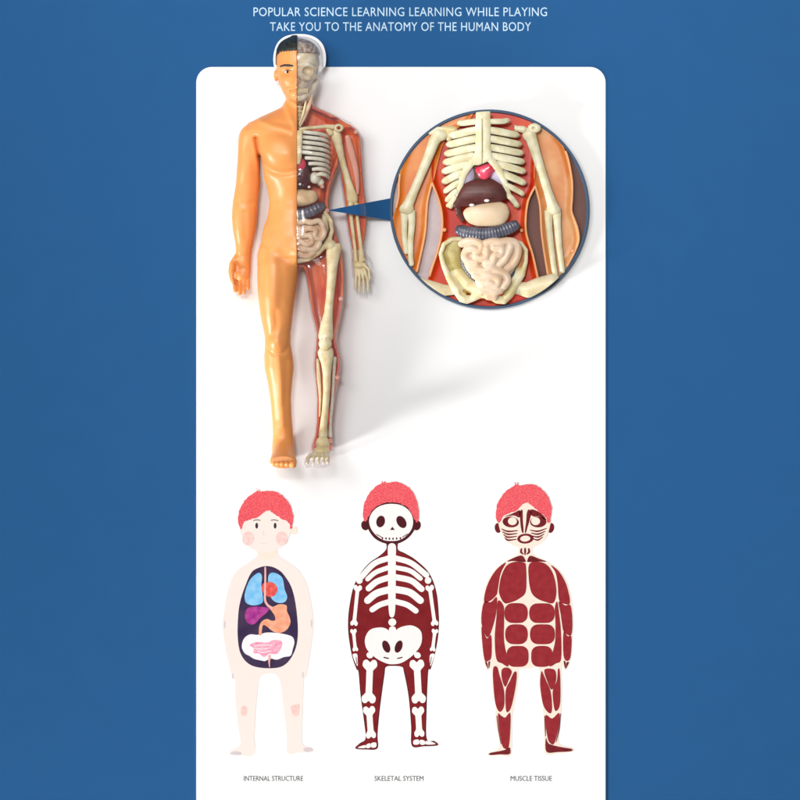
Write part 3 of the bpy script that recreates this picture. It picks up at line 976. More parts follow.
def ipart(name, m, bounds, h, ops, parent=inset, relax=1, label=None, clip=False):
    v = Vol(*bounds, h)
    for op in ops:
        getattr(v, op[0])(*op[1:])
    if clip:
        clip_round(v)
    v.o[2] += TOP
    return v.mesh(name, m, parent, None, relax, label)


def tray(name, P, m, floor_h, rim_h, wd=3.2, n=5, smooth=True):
    """A shallow moulded tray: floor with an upturned wall along its outline."""
    P = catmull(P, n, True) if smooth else np.asarray(P, float)
    x0, x1, y0, y1 = max(P[:, 0].min(), CX - 99) - 2, min(P[:, 0].max(), CX + 99) + 2, max(P[:, 1].min(), CY - 99) - 2, min(P[:, 1].max(), CY + 99) + 2
    v = Vol(x0, x1, y0, y1, 0, rim_h + 3, 0.7)
    sd = poly_sd(v.x, v.y, P)
    sl, X, Y, Z = v.sub(None)
    top = floor_h + (rim_h - floor_h) * np.exp(-(sd / wd) ** 2)
    v.F = np.maximum(np.maximum(sd[:, :, None], (Z - top[:, :, None]) * .75), 1.0 - Z).astype(np.float32)
    clip_round(v)
    v.o[2] += TOP
    return v.mesh(name, m, inset, None, 2)


torsoP = [(440, 120), (460, 104), (490, 98), (520, 103), (534, 116), (536.5, 140), (536, 165), (534.5, 186), (528, 201), (525.6, 219), (526.4, 235), (532, 253), (538, 282), (545, 300), (520, 320), (460, 320), (436, 300),
          (427.6, 283), (432, 268), (437.4, 252), (441.4, 236), (442.4, 222), (441, 209), (437.6, 197), (433, 185), (431, 165), (432, 140)]
tray("torso_tray", torsoP, "i_red", 4.5, 9.5)
armLP = [(466, 124), (474, 112), (472, 100), (440, 104), (424, 128), (410, 142), (402, 163), (398.6, 180), (397.6, 200), (391.6, 222), (391, 240), (396, 258), (410, 282), (417, 272), (421.5, 250), (425, 230), (426.6, 206), (430.6, 189), (434, 180), (438, 164), (443, 146), (452, 132)]
tray("arm_tray", armLP, "i_orange", 5.2, 9.2)
armRP = [(540, 120), (552, 130), (562, 143.5), (568, 160), (571.8, 182), (571.6, 200), (571, 212), (576.4, 226), (578.4, 240), (574, 253), (567, 266), (562, 290), (551, 290), (549.6, 280), (545.4, 260), (541.6, 233), (540.4, 210), (536.8, 193), (533.6, 180), (534, 155), (534, 132)]
tray("arm_tray", armRP, "i_tan", 5.2, 9.2)


def lip(pts, z=9.4, r=1.25):
    P = catmull(pts, 6)
    P = P[np.hypot(P[:, 0] - CX, P[:, 1] - CY) < RI - 1.2]
    P = P[::3] if len(P) > 9 else P
    sweep("lip", np.c_[P, np.full(len(P), z + TOP)], r, 1.1, "i_lip", inset, n=3, seg=10)


lip([(432.4, 184), (437.6, 197), (441, 209), (442.4, 222), (441.4, 236), (437.4, 252), (432, 268), (427.6, 283), (424, 292)])
lip([(534.8, 187), (528, 201), (525.6, 219), (526.4, 235), (532, 253), (536, 270), (539, 284)])
lip([(535.4, 187), (538.6, 199), (540.4, 210), (541.6, 233), (545.4, 260), (549.6, 284)])
lip([(404, 160), (399.4, 178), (398.2, 200), (392, 222), (391.4, 240)])
lip([(565.6, 152), (568.4, 161), (572, 182), (571.8, 200), (571.4, 212), (576.6, 226), (578.6, 240), (574, 253), (567, 266)])
lip([(431.6, 184), (427.2, 203), (425.4, 230), (421.8, 250), (417, 271)])

# ribs and breastbone
ipart("sternum", "i_bone", (470, 497, 108, 170, 22, 42), 0.5, [
    ("rows", [(108, 475.6, 490, 3, 30), (116, 475.6, 490, 3.2, 32), (126, 475, 490.6, 3.2, 34), (140, 475.4, 490.2, 3.2, 35), (152, 474.6, 491, 3.2, 35), (160, 472.4, 493.4, 3, 34), (166, 470.5, 479, 2, 33)], 0, "y", 2.6),
    ("cut", lambda X, Y, Z: np.maximum(np.maximum(np.abs(X - 482.4) - 0.55, 36 - Z + 0 * Y - 2.6), np.maximum(120 - Y, Y - 168)), None, .3)], clip=True)
rib_right = [((490, 122.4), (508, 122)), ((490, 131), (517, 136.4)), ((490, 139.6), (519.4, 145.6)), ((490, 148.2), (521.2, 154.4)), ((491.6, 156.6), (522.4, 163)), ((496.6, 164.6), (523.4, 172.4)), ((502.6, 174.8), (523.6, 183.8)), ((505.6, 185.6), (522.4, 194.6)), ((507.6, 195.4), (517.2, 206.4))]
rib_left = [((475, 122.4), (459, 124.6)), ((475, 131), (451, 137)), ((475, 139.6), (448.4, 146)), ((475, 148.2), (446.4, 155)), ((473.2, 156.6), (445, 163.6)), ((467.6, 164), (444, 172.6)), ((462, 173.4), (444.2, 182.6)), ((458.6, 183), (445.4, 192)), ((456.6, 191.4), (447, 200.6)), ((455, 198), (450.6, 207))]
for lst, sgn in ((rib_right, 1), (rib_left, -1)):
    for q, ((xa, ya), (xb, yb)) in enumerate(lst):
        L = abs(xb - xa)
        z0 = 33.5 - 0.06 * abs(q - 3) ** 2 - max(0, abs(xa - 482.5) - 9) * .28
        zl = 19.5
        pth = [(xa, ya, z0), (xa + (xb - xa) * .35, ya + (yb - ya) * .28, z0 - .8), (xa + (xb - xa) * .72, ya + (yb - ya) * .65, z0 - 4), (xa + (xb - xa) * .95, yb - .8, (z0 + zl) / 2 - 1), (xb, yb + .8, zl)]
        pth = [(x, y, z + TOP) for x, y, z in pth]
        wd = (3.6 if 0 < q < 7 else 2.8) + (.25 if sgn < 0 and q < 8 else 0)
        sweep("rib", pth, [wd, wd * 1.04, wd, wd * .92, wd * .8], [1.7, 1.8, 1.8, 1.7, 1.4], "i_bone", inset, n=5, seg=12)
for s in (1, -1):
    f = lambda x: 482.4 + s * (x - 482.4)
    off = 0 if s > 0 else -0.6
    sweep("costal_margin", [(f(489), 159, 34.5 + TOP), (f(495.5), 166, 32.8 + TOP), (f(501), 174.6, 30.6 + TOP), (f(504.6 + off), 184, 28.6 + TOP), (f(508 + off), 194, 26 + TOP), (f(512.6 + off), 201, 22.6 + TOP), (f(517), 206, 19.4 + TOP)],
          [3.4, 3.7, 3.4, 3.0, 2.8, 2.6, 2.1], 1.8, "i_bone", inset)
# dark-coloured dome behind the ribs: colour stands in for shade in the gaps
ipart("rib_gap_shade", "i_gap_shade", (443, 525, 116, 200, 5, 32), 0.8, [("blob", (483.5, 162, 12), (37, 36, 15.5), 0), ("keep", lambda X, Y, Z: 6.0 - Z + 0 * X)])
ipart("lung", "i_lung", (452, 482, 150, 196, 14, 34), 0.6, [("blob", (466, 174, 23), (9, 14, 6.5), 0)])
ipart("lung", "i_lung", (486, 514, 150, 200, 14, 36), 0.6, [("blob", (499.5, 176, 24), (9.5, 13, 6.5), 0)])
ipart("heart", "i_heart", (470, 502, 154, 188, 16, 42), 0.5, [("blob", (484.4, 173, 28), (7.6, 7.4, 6.4), 0), ("chain", [(484, 170, 29), (489, 168.5, 30), (491.6, 169.4, 29)], [4, 4.4, 3.8], 2), ("chain", [(478, 170, 27), (481, 172, 28)], [3.4, 4], 2)])
ipart("liver", "i_liver", (450, 512, 174, 226, 12, 42), 0.6, [
    ("rows", [(179.5, 476, 494, 3, 26), (182, 467, 499, 6, 26), (187, 461.6, 503.4, 8, 26.5), (193, 458.6, 506.4, 9, 27), (199, 456, 507.4, 8, 27), (203, 455, 500, 5.5, 26.5), (207, 454.4, 480, 4, 25)], 0, "y", 2.3),
    ("chain", [(457.6, 205, 24), (458.6, 213, 23), (463, 220.5, 22)], [3.6, 3.4, 2.2], 3)])
for x, y, zz in ((471.6, 205.6, 32.5), (486.6, 201.2, 35.2)):
    ipart("ligament", "whitep", (x - 4, x + 4, y - 4, y + 4, zz - 5, zz + 5), 0.4, [("blob", (x, y, zz), (2.7, 1.5, 1.8), 0)])
ipart("stomach", "i_stomach", (456, 516, 196, 232, 12, 42), 0.6, [("rows", [(202, 492, 500, 3, 25), (204, 480, 505.6, 6.5, 26), (208, 466, 508, 9, 26.6), (213, 462.6, 509.4, 10, 27), (219, 464.6, 508, 9.5, 27), (224, 469, 504.6, 7, 26), (227, 476, 499, 4, 25)], 0, "y", 2.3)])
sweep("colon", [(459, 230.4, 24.5), (466, 232.4, 27), (476, 234, 29), (487, 234.2, 30), (498, 232.4, 29.4), (508, 229, 27.6), (514.4, 226, 24.5)], [5.8, 6.6, 6.9, 6.9, 6.9, 6.6, 5.6], [5, 5.6, 5.8, 5.8, 5.8, 5.6, 5], "i_colon", inset, n=20, seg=28,
      mod=lambda s: 1 - 0.13 * np.abs(np.cos(s * np.pi / 3.0)) ** 2.5)
in_gut = [
    [(462, 244, 27), (468, 241.6, 29), (475, 242, 30), (481, 245.5, 31), (479, 251, 31), (472, 249, 30.6), (466.5, 251, 29), (464.6, 257, 28), (469, 262.5, 29), (476, 263, 31)],
    [(486, 243.6, 31), (492.6, 242, 31), (500, 242.6, 30.4), (507, 241.6, 29), (514, 243, 27), (517.6, 249, 26), (516.6, 257, 26), (513, 264, 26.6), (508, 268.4, 27.4)],
    [(510, 247.6, 29), (507.6, 254, 30), (504, 260.6, 30.4), (499, 265, 30.6)],
    [(486.6, 249.6, 32), (486, 256.6, 32.4), (480.6, 259, 32), (476, 256.4, 31)],
    [(493.4, 248.4, 32), (500.6, 249, 31.4), (500.4, 254.6, 31.6), (494.6, 256.6, 32.4), (492.6, 262, 32.6), (486.4, 264.6, 32.4)],
    [(470, 268.4, 29), (477, 269.6, 31), (484, 271, 32.4), (491, 269, 32.4), (498, 271.4, 31), (504.6, 274.6, 29.4), (507, 281, 28), (503.6, 286.6, 28)],
    [(475, 275.6, 29.6), (480.4, 278, 31), (486.4, 277, 32), (493, 276.6, 32), (498, 280, 31), (496, 285, 30.6), (489, 284, 31), (483.6, 285, 30)],
    [(482, 291, 28), (488, 290.6, 29), (494.4, 292, 29), (499.6, 290.6, 28)],
    [(488, 296.4, 27), (494, 297, 27)]]
ipart("intestine", "i_gut", (456, 524, 235, 304, 10, 40), 0.5, [("blob", (490, 259, 22), (27, 24, 9.2), 0), ("blob", (491, 282, 21), (15, 14, 9), 3)] + gut_ops(in_gut, 4.1, 1.6))
sweep("descending_colon", [(462.6, 258, 21.5), (465, 266, 21.6), (470, 273.6, 22), (476, 278.6, 22.4), (481, 281, 22)], [2.6, 3.2, 3.4, 3.4, 3], 2.8, "i_colon", inset, n=12, mod=lambda s: 1 - 0.12 * np.abs(np.cos(s * np.pi / 2.6)) ** 2)
sweep("descending_colon", [(513.6, 268, 20), (511.4, 274, 20), (507.6, 280, 20)], [2.4, 3, 2.4], 2.4, "i_colon", inset, n=8)
# pelvis
ipart("pelvis", "i_pelvis", (434, 532, 232, 309, 4, 32), 0.6, [
    ("chain", [(462, 238.6, 16), (452, 239.6, 18.5), (444, 244.4, 19.5), (440.6, 254, 19.5), (443.6, 265.6, 19), (449.6, 279, 18.5), (456.6, 290, 18), (464, 300, 18.4), (471, 299, 19), (480.6, 293.6, 21), (490, 296, 21.6), (497, 299.6, 20.6), (503.6, 300.4, 20), (509.6, 294, 19), (515, 285, 18), (521.6, 275, 17.6), (525.6, 262, 17.6), (526, 250.6, 18), (521, 243.6, 17.6), (512, 240, 16)],
     [2.2, 2.2, 2.4, 2.2, 2.6, 3.6, 4.6, 5, 3.6, 4.6, 3.6, 4.2, 4, 4.4, 4, 3.2, 2.2, 2, 2, 1.8], 1.5),
    ("chain", [(458, 274, 13), (467, 284, 14), (476, 290, 15)], [8, 8, 6], 3), ("chain", [(516, 272, 13), (510, 281, 13), (504, 289, 14)], [6.6, 7.4, 6], 3),
    ("blob", (463.4, 291.6, 24), (4.4, 4.4, 4.6), 1.4, True)], clip=True)
ipart("pelvis_wing", "i_olive", (436, 476, 234, 286, 4, 26), 0.6, [("chain", [(453, 245, 10), (451.4, 254, 9.6), (454.6, 264, 10), (460, 273, 11)], [8.4, 10.4, 10, 8], 2)])
ipart("pelvis_wing", "i_tan", (500, 530, 238, 286, 4, 26), 0.6, [("chain", [(518.6, 248, 10), (519, 258, 10), (517, 268, 10.6)], [6, 7, 7], 2)])
ipart("hip_socket", "i_socket", (456, 471, 285, 299, 8, 24), 0.5, [("blob", (463.4, 291.6, 16), (4.4, 4.4, 3.6), 0)])
# thigh and arm bones
ipart("femur", "i_femur", (410, 458, 274, 302, 4, 24), 0.6, [("chain", [(414, 284, 12), (430, 287, 13), (444, 290.4, 13), (455, 290, 12)], [8, 6.6, 5.6, 5], 1.5)], clip=True)
ipart("femur", "i_femur", (512, 568, 268, 306, 4, 24), 0.6, [("chain", [(515, 288, 12), (528, 290, 13), (540, 286, 12.6), (552, 284, 12)], [6, 8, 9, 10], 1.5)], clip=True)


def arm_bones(f, left):
    ipart("humerus", "i_bone", (f[0][0] - 40, f[0][0] + 40, 122, 222, 4, 30), 0.6, [("chain", f, [6.2, 5.6, 4.9, 4.4, 4.5, 5.2, 6.2], 1), ("blob", (f[0][0] + (3 if left else -1), f[0][1] + 1, 17), (6.4, 6, 5.6), 2)] +
          [("chain", [(f[-1][0] - 3.4, f[-1][1] + 1, 14), (f[-1][0] + 3.4, f[-1][1] + 1.5, 14)], [4, 4], 2)], clip=True)


arm_bones([(438.6, 134.4, 17), (434, 142, 17), (428.4, 157, 16), (420, 177, 15.6), (413.6, 192, 15), (409, 203, 14.6), (406.6, 208.6, 14)], True)
arm_bones([(529.6, 134.4, 17), (532, 142, 17), (536, 155, 16), (542.4, 175, 15.6), (547.4, 191, 15), (551.6, 203, 14.6), (553.4, 209, 14)], False)
z = TOP
sweep("ulna", [(404.6, 211, 13 + z), (404.2, 222, 13 + z), (404.4, 236, 12.6 + z), (406.4, 252, 12 + z)], [4.4, 3.4, 3, 2.6], 2.6, "i_bone", inset)
sweep("radius", [(411.4, 212, 13.6 + z), (411.8, 224, 13 + z), (410.6, 240, 12.6 + z), (410.8, 258, 12 + z), (411.6, 264, 12 + z)], [4.2, 3.5, 3.1, 2.8, 2.6], 2.6, "i_bone", inset)
sweep("ulna", [(548.6, 212, 13 + z), (548.8, 226, 13 + z), (550.8, 246, 12.6 + z), (553.6, 266, 12 + z), (555.6, 277, 12 + z)], [4.6, 3.6, 3.2, 2.9, 2.7], 2.6, "i_bone", inset)
sweep("radius", [(556.6, 213, 13.6 + z), (557.4, 228, 13 + z), (559, 246, 12.6 + z), (561.4, 264, 12 + z), (562.2, 271, 12 + z)], [4.4, 3.6, 3.2, 2.9, 2.7], 2.6, "i_bone", inset)
ipart("shoulder_blade", "i_pelvis", (424, 462, 122, 146, 8, 30), 0.5, [("chain", [(431, 132.6, 17), (438, 130, 18), (446, 129.4, 19), (454, 130.6, 20)], [3, 2.8, 3, 3.6], 1.5), ("chain", [(450, 131, 19), (449, 139, 16)], [4, 3], 2)], clip=True)
ipart("shoulder_blade", "i_bone", (514, 548, 118, 144, 8, 30), 0.5, [("chain", [(508, 124.6, 20), (516, 129, 20), (523, 130, 20)], [2.4, 2.8, 3.6], 1.5), ("blob", (534, 128.6, 20), (6.6, 5, 3.2), 1.5), ("blob", (533.6, 128.6, 23), (2.2, 1.6, 5), .5, True)], clip=True)
for x, y in ((444.6, 230), (521.4, 230.6), (515, 206), (572.4, 251)):
    ipart("peg", "i_lip", (x - 4, x + 4, y - 4, y + 4, 3, 16), 0.4, [("chain", [(x, y, 6), (x, y, 11)], [2.2, 1.9], 0), ("blob", (x, y, 13), (.9, .9, 1.4), .3, True)])

# ================================================================== PRINTED FIGURES
G3 = "red haired body figures on the white card below the doll"
z1, z2, z3, z4, z5 = TOP + .4, TOP + .7, TOP + 1.0, TOP + 1.3, TOP + 1.6
Z0 = TOP + .02


def layer(k):
    """bottom and top of the k-th sheet in a figure"""
    return (Z0 if k == 0 else TOP + .02 + .06 * k), TOP + .08 + .06 * k


def P(name, pts, k, m, par, label=None, n=5, smooth=True):
    a, b = layer(k)
    if name == "hair":      # tousled edge
        pts = catmull(pts, 7, True)
        d_ = np.random.RandomState(len(pts)).normal(0, 1, len(pts))
        d_ = d_ + 0.6 * np.roll(d_, 1)
        t_ = np.roll(pts, -1, 0) - np.roll(pts, 1, 0)
        t_ /= np.linalg.norm(t_, axis=1)[:, None] + 1e-6
        pts, n = pts + np.c_[-t_[:, 1], t_[:, 0]] * d_[:, None] * 0.2, 2
    return flat(name, pts, a, b, m, par, n, smooth, label)


def S(name, path, k, m, par, w0, w1=None, wm=None, label=None):
    a, b = layer(k)
    return flat(name, stroke(path, w0, w1, wm), a, b, m, par, smooth=False, label=label)


# ---- figure with organs
f1 = thing("organ_figure", "pale red haired boy figure with coloured organs in a dark oval on his belly", "figure", 267, 752, TOP, G3)
P("body", [(258, 551), (257, 556), (248, 563), (236, 572), (228.6, 588), (225, 606), (222.6, 626), (225, 646), (229, 664), (232.4, 678.5), (235, 680), (235.4, 700), (238.6, 730), (240.4, 744), (232, 750), (229.8, 754), (240, 755.4), (254, 754), (254.4, 735), (256, 706), (258.4, 684), (261, 676), (267.6, 673.6), (276, 674.6),
           (280.6, 684), (283.6, 710), (286.6, 735), (287.4, 753), (298, 752.6), (312.4, 751.6), (311, 747.6), (303, 744.6), (302, 735), (302.8, 706), (303.6, 680), (306, 676.5), (309, 660), (312, 640), (313.4, 622), (311, 602), (306.6, 584), (299, 570.6), (286, 561), (278.6, 556), (276.4, 551)], 0, "skin", f1)
P("neck", [(258.6, 549), (259.4, 556.4), (266.6, 559.6), (274.6, 557), (276, 549)], 1, "cream", f1)
P("ear", ell(294, 530.6, 3.4, 4.2, 15), 1, "cream", f1)
P("head", [(239.6, 520), (241, 534), (246, 543.6), (254, 550), (264.6, 552.6), (276, 550), (284.6, 544), (290, 534), (291.6, 520), (284, 506), (266, 500), (247, 506)], 2, "skin", f1)
P("hair", [(256, 491.6), (256.6, 488.8), (258.4, 491), (259.4, 489.6), (260.4, 491.4), (269, 490.6), (279, 493.4), (287, 500.4), (292, 510), (293.2, 520), (291.6, 528.6), (289.8, 528.4), (288.4, 522.4), (281, 518.6), (273.6, 513.6), (269.4, 510.6), (265.4, 511.2), (258, 517), (250, 519.8), (243.6, 522.4), (241.8, 529), (239.4, 527.6), (238, 518), (240.4, 508), (246, 499)], 3, "hair", f1)
for x in (248.2, 281.6):
    P("cheek_blush", ell(x, 538.6, 6, 7), 3, "blush", f1)
for x in (256.7, 275.1):
    P("eye", ell(x, 525.7, 1.4, 2.9), 3, "feature", f1)
S("eyebrow", [(253.4, 520.6), (256.6, 519.9), (260.2, 520.3)], 4, "feature", f1, .7)
S("eyebrow", [(271, 520.3), (274.6, 519.9), (278, 520.8)], 4, "feature", f1, .7)
S("nose", [(263.6, 531), (262.6, 534.6), (264.6, 535)], 3, "faint", f1, .7)
S("mouth", [(260, 542.6), (264, 543.6), (268, 542.6)], 3, "faint", f1, .7)
window = P("belly_window", [(267, 566), (258, 568), (251, 573), (244.6, 587.5), (240.6, 600), (238.4, 613), (237.6, 635), (240.4, 653), (249, 664), (263, 668), (281, 666.8), (291.6, 657), (297.4, 640), (297, 615), (292.4, 590), (284, 575), (276, 568.4)], 1, "navy", f1)
P("lung", [(257.6, 573), (261.8, 575.6), (261.4, 586), (262.6, 594), (262.4, 602.6), (254, 605.4), (246.2, 602.8), (244.8, 594.4), (249.4, 580.8)], 2, "lungp", f1)
P("lung", [(270, 573.6), (275.5, 573), (282.4, 578), (284.6, 589), (287.2, 597), (284, 602.4), (276, 602.2), (270.4, 596), (268, 580)], 2, "lungp", f1)
P("heart", [(263, 583.6), (266.4, 582.6), (270, 581.8), (275.4, 584.4), (277.4, 589.6), (275, 595), (270.4, 597), (265, 594.6), (261.4, 588.4)], 3, "heartp", f1)
P("liver", [(248, 608), (255, 606.6), (263, 607), (268.8, 608.4), (267, 612.4), (261, 617.4), (254.4, 624), (249, 623.8), (245.6, 619.4), (245.2, 613)], 2, "liverp", f1)
P("stomach", [(269.4, 607.6), (274, 606.4), (279.6, 604.2), (286.4, 605.4), (287, 611), (289.6, 617), (290.4, 623), (286.4, 630), (279, 633), (272.4, 631), (267, 626.6), (263.4, 625), (262, 629), (261.6, 634.6), (259, 634.6), (259.2, 627), (261.6, 621.6), (266.6, 619), (271.6, 620.6), (275.2, 620), (274.6, 615.6), (271.6, 611)], 3, "stomachp", f1)
S("windpipe", [(265.3, 567.5), (265.3, 580), (265, 592), (265.2, 600.6), (268, 605.4), (272, 608)], 4, "tubep", f1, 1.7, 2.6)
P("bowel", [(244, 638.6), (250, 634.4), (258, 634.8), (266, 632.6), (276, 632.8), (284, 634), (292, 636.6), (294.4, 642), (292.8, 649), (290.6, 655.6), (284, 657), (277, 659.6), (270.6, 658.6), (265, 661), (261, 660.4), (254, 658.8), (249.6, 656), (244.6, 653), (241.8, 646.6)], 2, "whitep", f1)
P("small_bowel", [(249.4, 645), (257, 642), (267, 642.6), (274, 640), (281.4, 641.6), (281.4, 647), (277, 653.6), (269, 654), (264, 657), (259, 653.4), (253.6, 653), (253.6, 648)], 3, "pinkp", f1)
for q in ([(255, 645.6), (263, 645), (272, 645.4)], [(254.6, 648.6), (262, 649), (270, 647.8)], [(257.6, 651.4), (264, 652.4), (271, 650.6)]):
    S("bowel_fold", q, 4, "whitep", f1, .7)
S("rectum", [(269.6, 656), (269.2, 662), (269.6, 667)], 3, "tubep", f1, 2.6, .8)
P("knee_blush", ell(244, 711, 3.2, 5.4), 1, "knee", f1)
P("knee_blush", [(291, 706), (295, 704.6), (299, 704), (299, 710), (297.6, 715.6), (293.6, 716), (291.6, 711)], 1, "knee", f1)
P("toe_grey", [(230, 754), (233, 751.4), (240, 752), (241, 754.6), (235, 755)], 1, "greymark", f1)  # grey toe tips, part of the print
P("toe_grey", [(303, 749), (307, 747.4), (311.6, 748.6), (312.2, 751), (306, 752)], 1, "greymark", f1)
for x, y, hh in ((224.6, 624.6, 4), (311.4, 623.4, 4.4), (232.6, 676, 2.6), (302.8, 675, 3)):
    P("skin_mark", ell(x, y, .8, hh), 1, "greymark", f1)

# ---- skeleton figure
f2 = thing("skeleton_figure", "red haired skeleton figure with white bones on a dark red body", "figure", 392, 746, TOP, G3)
bp = [(387, 540), (386.8, 549), (380, 556), (370, 563), (360.6, 574), (354, 587), (350.6, 602), (348.8, 616), (348.6, 630), (350.4, 645), (353, 658), (357, 669), (359, 672), (361, 695), (364.6, 722), (366, 738.6), (360, 743.6), (355.6, 748), (366, 749), (377, 748), (377, 734), (379.4, 708), (384, 674), (385.4, 666.8), (392, 665.4),
           (402, 666.4), (404.4, 672), (409, 696), (411.6, 726), (412.4, 745.6), (424, 745.8), (437.8, 744.8), (434, 741.4), (426.2, 739), (426, 712), (427.6, 672), (430, 669), (433.6, 657), (436.6, 643), (438.2, 629), (438.2, 614), (435.6, 591), (428.4, 573), (415, 560), (404, 553.4), (397.4, 549.6), (397, 540)]
bq = np.array(bp, float)
tt = np.roll(bq, -1, 0) - np.roll(bq, 1, 0)
tt /= np.linalg.norm(tt, axis=1)[:, None]
sg = 1 if poly_area(bq) < 0 else -1
P("body", bq - sg * np.c_[tt[:, 1], -tt[:, 0]] * 0.5, 0, "outline", f2)
P("flesh", bq + sg * np.c_[tt[:, 1], -tt[:, 0]] * 0.35, 0.5, "maroon", f2)
for x, r in ((365.2, -10), (416.8, 10)):
    P("ear", ell(x, 525.4, 4, 5, r), 0, "outline", f2)
P("head", [(366, 512), (367, 526), (373, 536.6), (381, 542), (391.4, 544.4), (402, 542), (411, 535), (416.6, 524), (416, 510), (392, 496)], 1, "outline", f2)
sk = P("skull", [(391.6, 503.8), (402, 505.6), (409.6, 511.4), (413, 520), (411.6, 529), (406, 536), (399.4, 540), (391.6, 541), (383.6, 540), (376.6, 535.6), (371, 528.6), (369.2, 519.6), (373.2, 511), (381, 505.6)], 2, "bonep", f2)
P("eye_socket", ell(380.6, 521.5, 4.3, 5.9, 12), 3, "outline", f2)
P("eye_socket", ell(401.4, 522, 4.4, 6.6, -32), 3, "outline", f2)
P("nose_hole", [(392.3, 526.6), (394.8, 530), (389.9, 530)], 3, "outline", f2, smooth=False)
S("mouth", [(376.6, 534.4), (381.6, 537.2)], 3, "outline", f2, .8)
S("mouth", [(407.4, 534), (402.4, 537.2)], 3, "outline", f2, .8)
for x in (382.4, 386, 389.4, 393, 396.6, 400.4):
    P("tooth_gap", ell(x, 538.8 - abs(x - 391.5) * .06, .8, 1.2, n=8), 3, "outline", f2)
P("hair", [(381, 483.6), (382, 481.2), (383.6, 482.6), (385, 481), (386.4, 482.6), (395, 481.8), (404, 484.4), (412, 491), (417.4, 502), (418.8, 514), (417.6, 522), (414.4, 519.6), (410, 510.6), (402, 504.4), (392, 502.4), (381.6, 504), (373.6, 509), (368.4, 516.4), (366.2, 521), (363.6, 519.6), (363.2, 508.6), (367, 497), (373.4, 488.4)], 3, "hair", f2)
P("breastbone", [(388.4, 545), (395.4, 545), (395.8, 560), (395.6, 598), (394.6, 614), (391.8, 617.4), (389.2, 614), (388.2, 598), (388, 560)], 2, "bonep", f2)
for q, wd in (([(389, 558), (374.4, 563.6), (361.2, 577)], 5.6), ([(389, 567.4), (376, 572.2), (367.6, 579)], 4.8), ([(389, 577.4), (377, 581.6), (368.6, 588.4)], 6), ([(389, 589.6), (376.4, 593.4), (367.6, 600.4)], 7), ([(389, 601.8), (379.4, 605), (372.2, 609.6)], 5.6),
              ([(395, 558), (411, 563), (426.4, 575)], 5.6), ([(395, 567.4), (410, 570.8), (420.4, 578.4)], 4.8), ([(395, 577), (411, 580.6), (421.6, 589)], 6), ([(395, 589.2), (409.6, 592.4), (420.4, 600.4)], 7), ([(395, 601.4), (407, 604.8), (415.8, 610.8)], 5.6)):
    S("rib", q, 1, "bonep", f2, wd)
P("vertebra", ell(392.3, 622.2, 3.9, 3.8), 2, "bonep", f2)
P("vertebra", ell(392.5, 629.6, 3.6, 3.4), 1, "bonep", f2)
P("pelvis", [(391.6, 632.4), (386, 628.6), (379.6, 627.4), (369.8, 630), (365, 639), (366.8, 649), (375.4, 657.6), (385, 662.8), (392, 664.2), (402, 662.6), (413, 655), (420.2, 646), (422, 637.6), (420, 630), (411.6, 625.4), (401, 627), (395, 631)], 2, "bonep", f2)
P("pelvis_hole", ell(386.2, 646.6, 3.6, 6.4, -22), 3, "outline", f2)
P("pelvis_hole", ell(398.6, 646.6, 3.6, 6.4, 20), 3, "outline", f2)
S("pelvis_line", [(384, 657.4), (388.4, 658.4)], 3, "outline", f2, 1.2)
S("pelvis_line", [(397.6, 658.4), (402, 657.4)], 3, "outline", f2, 1.2)


def long_bone(name, a, b, sw, kw0, kw1, k=1):
    """printed long bone: shaft with a two-lobed knob at each end"""
    a, b = np.array(a, float), np.array(b, float)
    t = (b - a) / np.linalg.norm(b - a)
    n = np.array([-t[1], t[0]])
    h, r0, r1 = sw / 2, kw0 / 4, kw1 / 4
    pts = [a + n * r0 * 2 + t * r0 * .8, a + n * r0 * 1.75 - t * r0 * .6, a + n * r0 * .8 - t * r0 * .9, a - t * r0 * .25, a - n * r0 * .8 - t * r0 * .9, a - n * r0 * 1.75 - t * r0 * .6, a - n * r0 * 2 + t * r0 * .8, a - n * (h + .3) + t * r0 * 2,
           a - n * h + t * (r0 * 2 + 3), b - n * h - t * (r1 * 2 + 3), b - n * (h + .3) - t * r1 * 2, b - n * r1 * 2 - t * r1 * .8, b - n * r1 * 1.75 + t * r1 * .6, b - n * r1 * .8 + t * r1 * .9, b + t * r1 * .25, b + n * r1 * .8 + t * r1 * .9, b + n * r1 * 1.75 + t * r1 * .6, b + n * r1 * 2 - t * r1 * .8, b + n * (h + .3) - t * r1 * 2,
           b + n * h - t * (r1 * 2 + 3), a + n * h + t * (r0 * 2 + 3), a + n * (h + .3) + t * r0 * 2]
    return P(name, pts, k, "bonep", f2, n=4)


for (hx, ax, bx, cx_, dx, ex, gx) in ((359.4, 357.8, 354, 353.4, 355.4, 355, 357), (428, 429.6, 434.8, 435, 432.6, 432.6, 430.2)):
    P("shoulder_joint", ell(hx, 580.4, 3.2, 3.4), 2, "bonep", f2)
    long_bone("upper_arm_bone", (ax, 587), (bx, 624), 3.6, 8.4, 7.4)
    long_bone("forearm_bone", (cx_, 630.4), (dx, 650), 3.2, 6.4, 5.6)
    P("hand_bone", [(ex - 2.2, 654.4), (ex + 2, 654), ((gx + ex) / 2 + 1.6, 660), (gx + .4, 666), ((gx + ex) / 2 - 1.8, 660)], 1, "bonep", f2)
    S("finger_line", [((gx + ex) / 2, 657), (gx, 664)], 2, "outline", f2, .6)
for x, y in ((369.8, 655.2), (417.4, 655.2)):
    P("hip_joint", ell(x, y, 3.4, 3, 25), 1, "bonep", f2)
long_bone("thigh_bone", (370, 663), (368.6, 700), 6.6, 14.4, 14)
long_bone("thigh_bone", (416.8, 663), (418.8, 700), 6.6, 14.4, 14)
